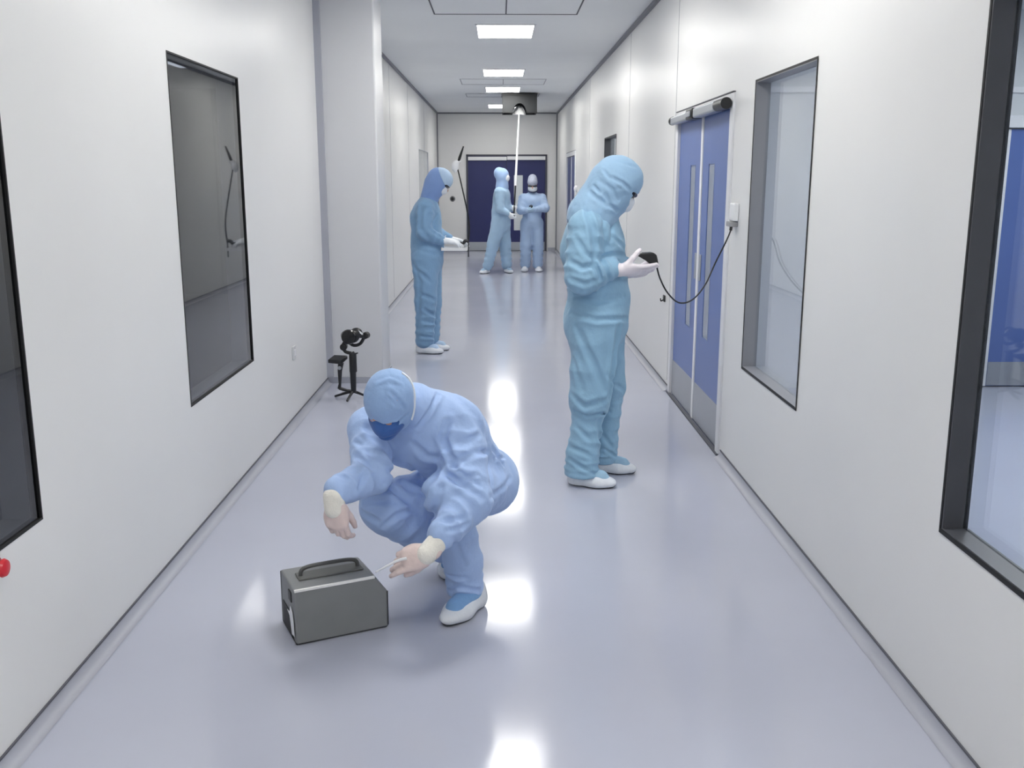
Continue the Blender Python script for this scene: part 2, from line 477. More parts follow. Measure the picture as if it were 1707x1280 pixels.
# ------------------------------------------------------------------ ceiling lights
LBL = {10.05: 'white ceiling light panel nearest the camera, largest of the four lit panels',
       13.85: 'lit ceiling light panel, second of the row from the camera',
       16.4: 'lit ceiling light panel just in front of the black hood, third of the row',
       20.1: 'smallest lit ceiling light panel, partly hidden by the black hood near the far wall'}
for y in LAMP_Y:
    lab = LBL.get(y, 'unseen ceiling light panel carrying the row on towards and behind the camera')
    t = thing('ceiling_light', lab, 'ceiling light', (0.065, y, ZC), group='ceiling light panels along the corridor')
    hw, hd, e = 0.27, 0.42, 0.02
    x0, x1, y0, y1 = 0.065 - hw, 0.065 + hw, y - hd, y + hd
    MB().box(x0 - e, x1 + e, y0 - e, y0, ZC - 0.012, ZC - 0.0005).box(x0 - e, x1 + e, y1, y1 + e, ZC - 0.012, ZC - 0.0005)\
        .box(x0 - e, x0, y0, y1, ZC - 0.012, ZC - 0.0005).box(x1, x1 + e, y0, y1, ZC - 0.012, ZC - 0.0005).build('light_frame', M_TRIM, t)
    MB().box(x0, x1, y0, y1, ZC - 0.008, ZC - 0.0005).build('diffuser', M_LAMP, t)
for (x, y, st, lab) in ((-3.2, 10.5, 2.2, 'dim light panel added to brighten the side room behind the left windows'),  # no source known here, added to lift the dark left room
                        (3.4, 3.0, 24, 'ceiling light panel nearer the camera in the side room behind the right windows'),
                        (3.4, 5.7, 24, 'ceiling light panel by the inner blue doors of the right side room'),
                        (XR + 0.75, 11.6, 9, 'unseen light panel added to lighten the space behind the distant right pane'),  # added so the space behind the far right pane is not dark
                        (XL - 0.75, 18.1, 9, 'unseen light panel added to lighten the space behind the distant left pane')):  # likewise added, brightens what shows through the far left pane
    t = thing('ceiling_light', lab, 'ceiling light', (x, y, 2.8), group=None)
    MB().box(x - 0.32, x + 0.32, y - 0.62, y - 0.6, 2.785, 2.7995).box(x - 0.32, x + 0.32, y + 0.6, y + 0.62, 2.785, 2.7995)\
        .box(x - 0.32, x - 0.3, y - 0.6, y + 0.6, 2.785, 2.7995).box(x + 0.3, x + 0.32, y - 0.6, y + 0.6, 2.785, 2.7995).build('light_frame', M_TRIM, t)
    MB().box(x - 0.3, x + 0.3, y - 0.6, y + 0.6, 2.79, 2.7995).build('diffuser', mat('room_emitter_%d' % (st * 10), (250, 252, 255), 0.5, emit=st), t)  # shared by the right room's lamps and the added panels

# ------------------------------------------------------------------ signed-distance figures
def V(*a): return np.array(a, float)
def nrm(v):
    v = np.array(v, float); return v / (np.linalg.norm(v) + 1e-12)

class Vol:
    """A volume that shapes are blended into; its surface becomes ONE continuous mesh."""
    def __init__(s, lo, hi, h):
        s.h = h; s.lo = np.array(lo, float)
        n = np.ceil((np.array(hi, float) - s.lo) / h).astype(int) + 1
        s.n = n
        s.ax = [(s.lo[i] + np.arange(n[i]) * h).astype(np.float32) for i in range(3)]
        s.f = np.full(tuple(n), 0.5, np.float32)
    def win(s, lo, hi):
        sl = []
        for i in range(3):
            a = int(max(0, math.floor((lo[i] - s.lo[i]) / s.h)))
            b = int(min(s.n[i], math.ceil((hi[i] - s.lo[i]) / s.h) + 1))
            sl.append(slice(a, max(a, b)))
        X = s.ax[0][sl[0]][:, None, None]; Y = s.ax[1][sl[1]][None, :, None]; Z = s.ax[2][sl[2]][None, None, :]
        return tuple(sl), X, Y, Z
    def _join(s, sl, d, k):
        a = s.f[sl]
        if k > 0:
            h = np.maximum(k - np.abs(a - d), 0) / k
            s.f[sl] = np.minimum(a, d) - h * h * k * 0.25
        else:
            s.f[sl] = np.minimum(a, d)
    def _cut(s, sl, d, k):
        a = s.f[sl]
        if k > 0:
            h = np.maximum(k - np.abs(a + d), 0) / k
            s.f[sl] = np.maximum(a, -d) + h * h * k * 0.25
        else:
            s.f[sl] = np.maximum(a, -d)
    def cap(s, a, b, ra, rb=None, k=0.03, flat=None, wr=None, cut=False):
        a = V(*a); b = V(*b)
        if rb is None: rb = ra
        R = max(ra, rb) * (max(1, flat[1]) if flat is not None else 1) + k + 0.02
        sl, X, Y, Z = s.win(np.minimum(a, b) - R, np.maximum(a, b) + R)
        if s.f[sl].size == 0: return s
        ab = b - a; L2 = ab @ ab + 1e-12
        t = np.clip(((X - a[0]) * ab[0] + (Y - a[1]) * ab[1] + (Z - a[2]) * ab[2]) / L2, 0, 1)
        qx = X - a[0] - t * ab[0]; qy = Y - a[1] - t * ab[1]; qz = Z - a[2] - t * ab[2]
        sc = 1.0
        if flat is not None:
            n = nrm(flat[0]); fs = flat[1]
            qn = qx * n[0] + qy * n[1] + qz * n[2]
            m = qn / fs - qn
            qx = qx + n[0] * m; qy = qy + n[1] * m; qz = qz + n[2] * m
            sc = min(1.0, fs)
        r = ra + (rb - ra) * t
        if wr is not None:
            amp, cnt, ph = wr
            w = nrm(ab); u = np.cross(w, [0.3, 0.5, 0.81]); u = nrm(u); v = np.cross(w, u)
            an = np.arctan2(qx * v[0] + qy * v[1] + qz * v[2], qx * u[0] + qy * u[1] + qz * u[2])
            x = 2 * math.pi * cnt * t + ph + 1.3 * np.sin(an + ph) + 0.6 * np.sin(2 * an + 2 * ph)
            r = r + amp * (1 - 1.6 * np.abs(np.sin(x * 0.5))) * (0.6 + 0.4 * np.sin(an * 2 + ph * 3))
        d = (np.sqrt(qx * qx + qy * qy + qz * qz) - r) * sc
        (s._cut if cut else s._join)(sl, d, k)
        return s
    def ell(s, c, R, ax=None, k=0.03, cut=False):
        c = V(*c); R = np.array(R, float)
        A = np.eye(3) if ax is None else np.array([nrm(q) for q in ax])
        m = R.max() + k + 0.03
        sl, X, Y, Z = s.win(c - m, c + m)
        if s.f[sl].size == 0: return s
        dx, dy, dz = X - c[0], Y - c[1], Z - c[2]
        k0 = 0; k1 = 0
        for i in range(3):
            q = (dx * A[i][0] + dy * A[i][1] + dz * A[i][2])
            k0 = k0 + (q / R[i]) ** 2; k1 = k1 + (q / R[i] ** 2) ** 2
        k0 = np.sqrt(k0); k1 = np.sqrt(k1) + 1e-6
        d = k0 * (k0 - 1) / k1
        (s._cut if cut else s._join)(sl, d.astype(np.float32), k)
        return s
    def plane(s, p, n, lo=None, hi=None):
        """cut away everything on the side n points to"""
        n = nrm(n)
        sl, X, Y, Z = s.win(s.lo if lo is None else lo, (s.lo + s.n * s.h) if hi is None else hi)
        d = (X - p[0]) * n[0] + (Y - p[1]) * n[1] + (Z - p[2]) * n[2]
        s.f[sl] = np.maximum(s.f[sl], d)
        return s
    def fold(s, pts, w, dep):
        """a crease (dep > 0) or a ridge (dep < 0) along a line over the cloth, soft at both ends"""
        P = np.array(pts, float); R = w * 3
        sl, X, Y, Z = s.win(P.min(0) - R, P.max(0) + R)
        if s.f[sl].size == 0: return s
        Ls = np.linalg.norm(P[1:] - P[:-1], axis=1); tot = Ls.sum(); acc = 0
        best = None
        for a, b, L in zip(P[:-1], P[1:], Ls):
            ab = b - a; L2 = ab @ ab + 1e-12
            t = np.clip(((X - a[0]) * ab[0] + (Y - a[1]) * ab[1] + (Z - a[2]) * ab[2]) / L2, 0, 1)
            d2 = (X - a[0] - t * ab[0]) ** 2 + (Y - a[1] - t * ab[1]) ** 2 + (Z - a[2] - t * ab[2]) ** 2
            u = (acc + t * L) / tot
            if best is None: best, U = d2, u
            else:
                m = d2 < best
                best = np.where(m, d2, best); U = np.where(m, u, U)
            acc += L
        e = np.sin(np.pi * np.clip(0.1 + 0.8 * U, 0, 1)) ** 0.7
        g = np.exp(-best / (w * w)) - 0.35 * np.exp(-(np.sqrt(best) - 2 * w) ** 2 / (w * w))
        s.f[sl] += (1.25 * dep * g * e).astype(np.float32)
        return s
    def crumple(s, amp, fr, seed=0):
        """broad cloth unevenness"""
        rg = np.random.RandomState(seed)
        band = np.abs(s.f) < 0.04
        I = np.nonzero(band)
        x = s.ax[0][I[0]]; y = s.ax[1][I[1]]; z = s.ax[2][I[2]]
        g = 0
        for i in range(5):
            dv = nrm(rg.normal(size=3)); dv2 = nrm(rg.normal(size=3)); fq = fr * (0.7 + 0.9 * rg.rand())
            g = g + (1 - 2 * np.abs(np.sin(fq * (x * dv[0] + y * dv[1] + z * dv[2]) + 1.4 * np.sin(fq * 0.6 * (x * dv2[0] + y * dv2[1] + z * dv2[2]) + rg.rand() * 6))))
        s.f[I] += (amp * g / 5 * 1.6).astype(np.float32)
        return s
    def build(s, name, m, parent, it=1):
        g = vdb.FloatGrid(0.5)
        g.copyFromArray(np.ascontiguousarray(np.clip(s.f, -3 * s.h, 3 * s.h)))
        pts, quads = g.convertToQuads(0.0)
        pts = np.array(pts, float) * s.h + s.lo
        quads = np.array(quads, int)
        # keep the surface smooth: a few neighbour-averaging passes
        E = np.concatenate([quads[:, [0, 1]], quads[:, [1, 2]], quads[:, [2, 3]], quads[:, [3, 0]]])
        E = np.concatenate([E, E[:, ::-1]])
        cnt = np.bincount(E[:, 0], minlength=len(pts)).astype(float)[:, None]
        for lam in [0.5, -0.52] * it:
            sm = np.stack([np.bincount(E[:, 0], weights=pts[E[:, 1], j], minlength=len(pts)) for j in range(3)], 1) / np.maximum(cnt, 1)
            pts = pts + lam * (sm - pts)
        a, b, c, dd = (pts[quads[:, i]] for i in range(4))
        vol = np.einsum('ij,ij->i', a, np.cross(b, c)).sum() + np.einsum('ij,ij->i', a, np.cross(c, dd)).sum()
        if vol < 0: quads = quads[:, ::-1]
        loc = parent_world(parent)
        me = bpy.data.meshes.new(name)
        me.from_pydata((pts - loc).tolist(), [], quads.tolist())
        for p in me.polygons: p.use_smooth = True
        me.materials.append(m)
        o = bpy.data.objects.new(name, me)
        COL.objects.link(o); o.parent = parent
        return o

def bounds(pts, m):
    P = np.array(pts, float)
    return P.min(0) - m, P.max(0) + m

SKIN = mat('skin', (196, 152, 130), 0.5, sss=0.1)
GLOVE = mat('latex_glove', (222, 203, 198), 0.45, noise=0.05, nscale=25, bump=0.15, bscale=90)
CUFF = mat('knit_cuff', (234, 231, 222), 0.8, noise=0.04, nscale=60, bump=0.3, bscale=200)
MASKW = mat('white_mask', (225, 229, 234), 0.7)
SHOEW = mat('shoe_cover_white', (220, 224, 230), 0.55, noise=0.03, nscale=30, bump=0.2, bscale=60)
SOLE = mat('dark_sole', (34, 38, 46), 0.6)
GOGGLE = mat('dark_goggles', (22, 28, 42), 0.2)

def cloth(name, rgb):
    return mat(name, rgb, 0.75, spec=0.25, noise=0.05, nscale=5, bump=0.25, bscale=45, sheen=0.15)

def make_hand(parent, wrist, d, n, th, size=1.0, curl=(0.5, 0.6, 0.7, 0.8), thumb=(0.5, 0.4), h=0.0032, glove=GLOVE, sleeve=None, name='glove', spread=0.05, sr=0.034):
    """d: along the hand, n: the side the palm faces, th: the side the thumb leaves from."""
    d = nrm(d); n = np.array(n, float); n = nrm(n - d * (n @ d)); t = np.cross(d, n)
    if t @ np.array(th, float) < 0: t = -t
    w = V(*wrist); S = size
    chains = []
    offs = [0.030, 0.010, -0.010, -0.029]
    lens = [(0.040, 0.025, 0.019), (0.045, 0.028, 0.020), (0.041, 0.026, 0.019), (0.032, 0.020, 0.017)]
    for i in range(4):
        base = w + (d * (0.088 - 0.004 * abs(i - 1)) + t * offs[i]) * S
        dirv = nrm(d + t * spread * (1.5 - i)); ang = 0; p = base; ch = [p]
        for j, L in enumerate(lens[i]):
            ang += curl[i] * (0.75, 1.0, 0.7)[j]
            v = dirv * math.cos(ang) + n * math.sin(ang)
            p = p + v * L * S; ch.append(p)
        chains.append(ch)
    tb = w + (d * 0.028 + t * 0.026 + n * 0.008) * S
    v1 = nrm(t * math.cos(thumb[0]) * 0.8 + d * 0.75 + n * (0.2 + thumb[1] * 0.6))
    t1 = tb + v1 * 0.042 * S
    v2 = nrm(v1 + d * 0.35 - t * 0.35 * thumb[1] + n * thumb[1] * 0.5)
    t2 = t1 + v2 * 0.032 * S
    t3 = t2 + nrm(v2 + d * 0.2 - t * 0.3 * thumb[1] + n * 0.2 * thumb[1]) * 0.024 * S
    P = [w - d * 0.05 * S, w] + [q for c in chains for q in c] + [t1, t2, t3]
    if sleeve is not None: P.append(V(*sleeve))
    lo, hi = bounds(P, 0.055)
    vol = Vol(lo, hi, h)
    if sleeve is not None: vol.cap(sleeve, w, sr * S, 0.029 * S, k=0.0)
    vol.cap(w - d * 0.012, w + d * 0.03 * S, 0.030 * S, 0.033 * S, k=0.015, flat=(n, 0.75))
    vol.ell(w + d * 0.058 * S, (0.046 * S, 0.047 * S, 0.0195 * S), (d, t, n), k=0.02)
    for i, c in enumerate(chains):
        vol.cap(w + (d * 0.05 + t * offs[i] * 0.85) * S, c[0], 0.013 * S, 0.0118 * S, k=0.010)
        vol.cap(c[0], c[1], 0.0112 * S, 0.0100 * S, k=0.003)
        vol.cap(c[1], c[2], 0.0102 * S, 0.0092 * S, k=0.002)
        vol.cap(c[2], c[3], 0.0092 * S, 0.0080 * S, k=0.002)
    vol.cap(w + (d * 0.02 + t * 0.012) * S, tb, 0.019 * S, 0.017 * S, k=0.012)
    vol.cap(tb, t1, 0.0165 * S, 0.0135 * S, k=0.008)
    vol.cap(t1, t2, 0.0128 * S, 0.0112 * S, k=0.003)
    vol.cap(t2, t3, 0.0112 * S, 0.0092 * S, k=0.002)
    return vol.build(name, glove, parent)

def make_shoe(parent, heel, toe, m_up, white=SHOEW, h=0.005, hgt=0.075, wid=0.045, z=0.0):
    """shoe cover: pale outer shell with a dark sole under it and a blue instep"""
    heel = V(heel[0], heel[1], 0); toe = V(toe[0], toe[1], 0); d = nrm(toe - heel); sd = np.cross([0, 0, 1], d)
    P = [heel, toe, heel + V(0, 0, hgt + 0.03)]
    lo, hi = bounds(P, 0.08)
    a, b = heel + V(0, 0, z + 0.028), toe + V(0, 0, z + 0.026)
    mid = a + (b - a) * 0.62
    v = Vol(lo, hi, h)
    v.cap(a + d * wid * 0.8, mid, wid * 0.86, wid * 1.05, k=0.02, flat=((0, 0, 1), 0.75))
    v.cap(mid, b - d * wid * 0.75, wid * 1.05, wid * 0.8, k=0.03, flat=((0, 0, 1), 0.62))
    v.cap(a + d * wid * 0.9 + V(0, 0, hgt * 0.55), mid + V(0, 0, 0.012), wid * 0.85, wid * 0.55, k=0.03)
    v.cap(a + d * wid * 0.95, a + d * wid * 0.95 + V(0, 0, hgt), wid * 0.86, wid * 0.8, k=0.02)
    v.plane((0, 0, z + 0.006), (0, 0, -1))
    s = v.build('shoe_cover', white, parent)
    v = Vol(lo, hi, h)
    v.cap(a + d * wid * 1.3 + V(0, 0, hgt * 0.66), mid + d * 0.018 + V(0, 0, 0.024), wid * 0.86, wid * 0.74, k=0.02, flat=(sd, 1.05))
    v.cap(mid + V(0, 0, 0.014), mid + d * wid * 0.75 + V(0, 0, 0.006), wid * 0.72, wid * 0.6, k=0.02, flat=((0, 0, 1), 0.75))
    v.plane((0, 0, z + 0.040), (0, 0, -1))
    v.build('instep', m_up, s)
    v = Vol(lo, hi, h)
    v.cap(a + d * wid * 0.8, mid, wid * 0.84, wid * 1.02, k=0.02, flat=((0, 0, 1), 0.75))
    v.cap(mid, b - d * wid * 0.72, wid * 1.02, wid * 0.78, k=0.03, flat=((0, 0, 1), 0.75))
    v.plane((0, 0, z + 0.001), (0, 0, -1)); v.plane((0, 0, z + 0.011), (0, 0, 1))
    v.build('sole', SOLE, s)
    return s

def head_prims(v, c, fw, upv, g=0.0, face=True, k=0.03):
    """cranium, jaw and, on the bare body, brow, nose, lips, ears"""
    c = V(*c); fw = nrm(fw); upv = nrm(np.array(upv, float) - fw * (np.array(upv, float) @ fw)); sd = np.cross(fw, upv)
    v.ell(c + upv * 0.028 - fw * 0.012, (0.076 + g, 0.094 + g, 0.088 + g), (sd, fw, upv), k=k)
    v.ell(c - upv * 0.045 + fw * 0.026, (0.056 + g, 0.062 + g, 0.068 + g), (sd, fw, upv), k=0.04)
    if face:
        v.cap(c + fw * 0.082 + upv * 0.012, c + fw * 0.108 - upv * 0.022, 0.009, 0.014, k=0.012)
        v.cap(c + fw * 0.078 + upv * 0.026 - sd * 0.03, c + fw * 0.078 + upv * 0.026 + sd * 0.03, 0.011, k=0.012)
        for q in (-1, 1):
            v.ell(c + fw * 0.094 + upv * 0.008 + sd * 0.032 * q, (0.016, 0.012, 0.011), (sd, fw, upv), k=0.008, cut=True)
            v.ell(c + fw * 0.078 + upv * 0.008 + sd * 0.032 * q, (0.012, 0.012, 0.012), (sd, fw, upv), k=0.003)
            v.ell(c + sd * 0.070 * q - fw * 0.008 - upv * 0.004, (0.008, 0.018, 0.03), (sd, fw, upv), k=0.006)
        v.cap(c + fw * 0.083 - upv * 0.058 - sd * 0.02, c + fw * 0.083 - upv * 0.058 + sd * 0.02, 0.008, k=0.006)
        v.ell(c + fw * 0.066 - upv * 0.092, (0.026, 0.022, 0.02), (sd, fw, upv), k=0.02)
    return c, fw, upv, sd

def make_body(parent, J, fw, upv, h=0.009):
    """the continuous figure inside the clothes"""
    lo, hi = bounds([p for p in J.values()], 0.16)
    v = Vol(lo, hi, h)
    v.cap(J['pelvis'], J['waist'], 0.10, 0.095, k=0.03)
    v.cap(J['waist'], J['chest'], 0.095, 0.105, k=0.03)
    v.cap(J['chest'], J['neck'], 0.085, 0.05, k=0.04)
    for s_ in 'LR':
        v.cap(J['chest'], J['sh' + s_], 0.06, 0.045, k=0.04)
        v.cap(J['sh' + s_], J['el' + s_], 0.046, 0.036, k=0.02)
        v.cap(J['el' + s_], J['wr' + s_], 0.036, 0.024, k=0.01)
        v.cap(J['pelvis'], J['hip' + s_], 0.085, 0.08, k=0.03)
        v.cap(J['hip' + s_], J['kn' + s_], 0.078, 0.052, k=0.02)
        v.cap(J['kn' + s_], J['an' + s_], 0.05, 0.034, k=0.01)
        d = nrm(J['toe' + s_] - J['an' + s_])
        v.cap(J['an' + s_], J['toe' + s_] - d * 0.08, 0.028, 0.012, k=0.01)
    v.cap(J['neck'], V(*J['head']) - nrm(upv) * 0.03, 0.05, 0.048, k=0.02)
    head_prims(v, J['head'], fw, upv)
    return v.build('body', SKIN, parent)

# ================================================================== crouching person
def person_crouching():
    c = cloth('periwinkle_cloth', (166, 191, 232))
    cd = cloth('periwinkle_cap_cloth', (150, 180, 222))
    p = thing('person', 'person in pale blue coveralls squatting on the floor beside the grey case', 'person', (-0.2, 3.5, 0), group=None)
    J = dict(pelvis=V(-0.06, 3.74, .40), waist=V(-0.12, 3.66, .50), chest=V(-0.27, 3.50, .69), neck=V(-0.31, 3.38, .80), head=V(-0.378, 3.245, .846),
             shL=V(-0.155, 3.43, .715), shR=V(-0.475, 3.48, .685), elL=V(-0.105, 3.27, .475), elR=V(-0.455, 3.27, .575),
             wrL=V(-0.222, 3.09, .385), wrR=V(-0.560, 3.12, .552),
             hipL=V(-0.01, 3.70, .40), hipR=V(-0.14, 3.78, .37), knL=V(-0.195, 3.29, .50), knR=V(-0.445, 3.46, .400),
             anL=V(-0.125, 3.44, .09), anR=V(-0.19, 3.82, .12), toeL=V(-0.195, 3.26, .03), toeR=V(-0.21, 3.67, .03))
    fw = nrm(V(-0.26, -0.46, -0.84)); upv = nrm(V(-0.2, -0.75, 0.4))
    make_body(p, J, fw, upv)
    lo, hi = bounds([q for q in J.values()], 0.17)
    v = Vol(lo, hi, 0.0048)
    fs = V(-0.6, -0.8, 0)
    # torso: a broad rounded back, leaning forward
    v.cap(J['pelvis'] + V(-0.01, 0.0, -0.0), J['waist'] + V(-0.02, 0, 0), 0.135, 0.132, k=0.03)
    v.cap(J['waist'] + V(-0.02, 0, 0), J['chest'] + V(0.025, 0.02, -0.03), 0.132, 0.150, k=0.05, wr=(0.005, 3, 1.0))
    v.cap(V(-0.36, 3.50, .665), V(-0.235, 3.46, .695), 0.120, 0.122, k=0.05)
    v.cap(V(-0.22, 3.50, .70), J['neck'], 0.10, 0.085, k=0.05)
    v.ell(V(-0.165, 3.60, .635), (0.12, 0.12, 0.128), k=0.05)
    # arms
    v.cap(V(-0.185, 3.46, .70), J['shL'], 0.095, 0.092, k=0.05)
    v.cap(J['shL'], J['elL'] + V(0.0, 0.0, 0.01), 0.092, 0.074, k=0.03, wr=(0.009, 4, 0.4))
    v.cap(J['elL'], J['wrL'] + V(0.024, 0.03, 0.024), 0.076, 0.050, k=0.022, wr=(0.009, 3.5, 2.1))
    v.cap(J['shR'] + V(0.04, 0, 0), J['shR'], 0.09, 0.086, k=0.04)
    v.cap(J['shR'], J['elR'], 0.084, 0.066, k=0.025, wr=(0.008, 3.5, 1.4))
    v.cap(J['elR'], J['wrR'] + V(0.01, 0.01, 0.012), 0.068, 0.050, k=0.02, wr=(0.008, 2.5, 0.2))
    # legs
    v.ell(V(-0.035, 3.77, .40), (0.098, 0.12, 0.112), k=0.05)
    v.cap(J['hipL'] + V(-0.02, 0, 0), J['knL'], 0.100, 0.082, k=0.025, wr=(0.007, 4, 2.0))
    v.cap(J['hipR'], J['knR'], 0.112, 0.084, k=0.03, wr=(0.007, 4, 0.9))
    v.cap(J['knL'] + V(0.01, 0.01, -0.01), V(-0.138, 3.40, .20), 0.078, 0.069, k=0.02, wr=(0.004, 3, 0.5))
    v.cap(V(-0.138, 3.40, .20), V(-0.135, 3.43, .085), 0.069, 0.070, k=0.02, wr=(0.006, 2.5, 1.5))
    v.cap(V(-0.42, 3.46, .37), V(-0.215, 3.74, .125), 0.088, 0.074, k=0.02, wr=(0.007, 4, 0.2))
    # creases
    for (q, w, dp) in FOLDS_C: v.fold(q, w, dp)
    v.crumple(0.0028, 26, 3)
    # hems
    v.plane((0, 0, 0.062), (0, 0, -1))
    v.build('coverall', c, p)
    # hood / cap with the face opening towards the floor
    hc = J['head']; sd = np.cross(fw, upv)
    lo, hi = bounds([hc], 0.19)
    v = Vol(lo, hi, 0.0045)
    u2 = nrm(upv - fw * (upv @ fw))
    v.ell(hc + u2 * 0.024 - fw * 0.012, (0.084, 0.100, 0.093), (sd, fw, u2), k=0.02)
    v.ell(hc - u2 * 0.045 + fw * 0.018, (0.070, 0.075, 0.076), (sd, fw, u2), k=0.04)
    v.ell(hc + fw * 0.135 - u2 * 0.040, (0.060, 0.072, 0.047), (sd, fw, u2), k=0.012, cut=True)
    for (q, w, dp) in FOLDS_CH: v.fold(q, w, dp)
    v.crumple(0.0016, 40, 5)
    hood = v.build('hood', cd, p)
    # white band round the edge of the cap, over the ear
    if BAND:
        B = [V(*q) for q in spline(BAND, 4)]
        mb = MB()
        m = len(B) - 1
        for i in range(m):
            a, b = B[i], B[i + 1]
            ta = nrm(b - a); out = nrm((a + b) / 2 - hc)
            mb.obox((a + b) / 2 + out * 0.001, (ta, out, np.cross(ta, out)), (np.linalg.norm(b - a) * 0.6, 0.003, 0.005 + 0.008 * i / m))
        mb.build('white_band', MASKW, hood, smooth=True)
    v = Vol(lo, hi, 0.0045)
    v.ell(hc + fw * 0.046 - u2 * 0.016, (0.066, 0.067, 0.068), (sd, fw, u2), k=0.0)
    v.cap(hc + fw * 0.095 - u2 * 0.008, hc + fw * 0.096 - u2 * 0.055, 0.02, 0.024, k=0.03)
    v.fold([hc + fw * 0.115 - u2 * 0.03 - sd * 0.06, hc + fw * 0.115 - u2 * 0.03 + sd * 0.06], 0.008, 0.004)
    v.fold([hc + fw * 0.110 - u2 * 0.055 - sd * 0.06, hc + fw * 0.110 - u2 * 0.055 + sd * 0.06], 0.008, 0.004)
    v.build('face_mask', cloth('deep_blue_mask', (62, 102, 168)), p)['label'] = 'dark blue face mask'
    # gloves: the right hand hangs limp, the left holds a thin swab
    d1 = nrm(V(0.02, -0.06, -0.12))
    make_hand(p, V(-0.558, 3.10, .535), V(0.10, -0.05, -0.99), V(0.25, 0.95, 0.0), V(0.95, -0.25, 0), size=0.96, curl=(0.55, 0.6, 0.65, 0.7), thumb=(1.25, 0.5), h=0.003, spread=0.0, sleeve=J['wrR'] + V(0.003, 0.01, 0.02), sr=0.029)
    hd = nrm(V(-0.93, -0.10, -0.30))
    hL = make_hand(p, V(-0.238, 3.072, .368), hd, V(-0.1, 0.85, -0.5), V(-0.1, -0.45, -0.9), size=0.98, curl=(0.35, 0.55, 0.7, 0.8), thumb=(1.2, 0.5), h=0.003, spread=0.0, sleeve=J['wrL'] + V(0.02, 0.03, 0.02))
    for (w, e) in ((J['wrR'] + V(0.001, -0.012, -0.004), V(0.003, -0.008, -0.036)), (J['wrL'], V(-0.026, -0.026, -0.022))):
        v = Vol(*bounds([w, w + e], 0.08), 0.004)
        a = w + V(*(-e * 0.15)); b = w + e
        v.cap(a, b, 0.0365, 0.0355, k=0.0)
        v.build('knit_cuff', CUFF, p)
    make_shoe(p, (-0.075, 3.475), (-0.205, 3.255), cloth('instep_blue', (120, 160, 205)), hgt=0.055, wid=0.047)
    make_shoe(p, (-0.185, 3.86), (-0.215, 3.66), cloth('instep_blue', (120, 160, 205)), hgt=0.055, wid=0.045)
    # swab (held object)
    tip = V(-0.410, 3.03, .318)
    fing = V(-0.352, 3.03, .350)
    t = thing('sampling_swab', 'thin white swab held in the squatting person\'s gloved hand above the grey case', 'swab', tuple(fing))
    MB().tube([fing + V(0.04, 0.0, 0.012), fing + V(0.02, 0, 0.008), fing, fing + (tip - fing) * 0.5, tip], [0.005, 0.005, 0.0045, 0.0035, 0.002], 10).build('shaft', M_WHITE, t, smooth=True)
    MB().lathe(tip + V(0.004, 0, 0.0015), (-1, 0, -0.55), [(0, 0.002), (0.004, 0.0028), (0.010, 0.0026), (0.014, 0.001)], 12).build('swab_tip', M_WHITE, t, smooth=True)

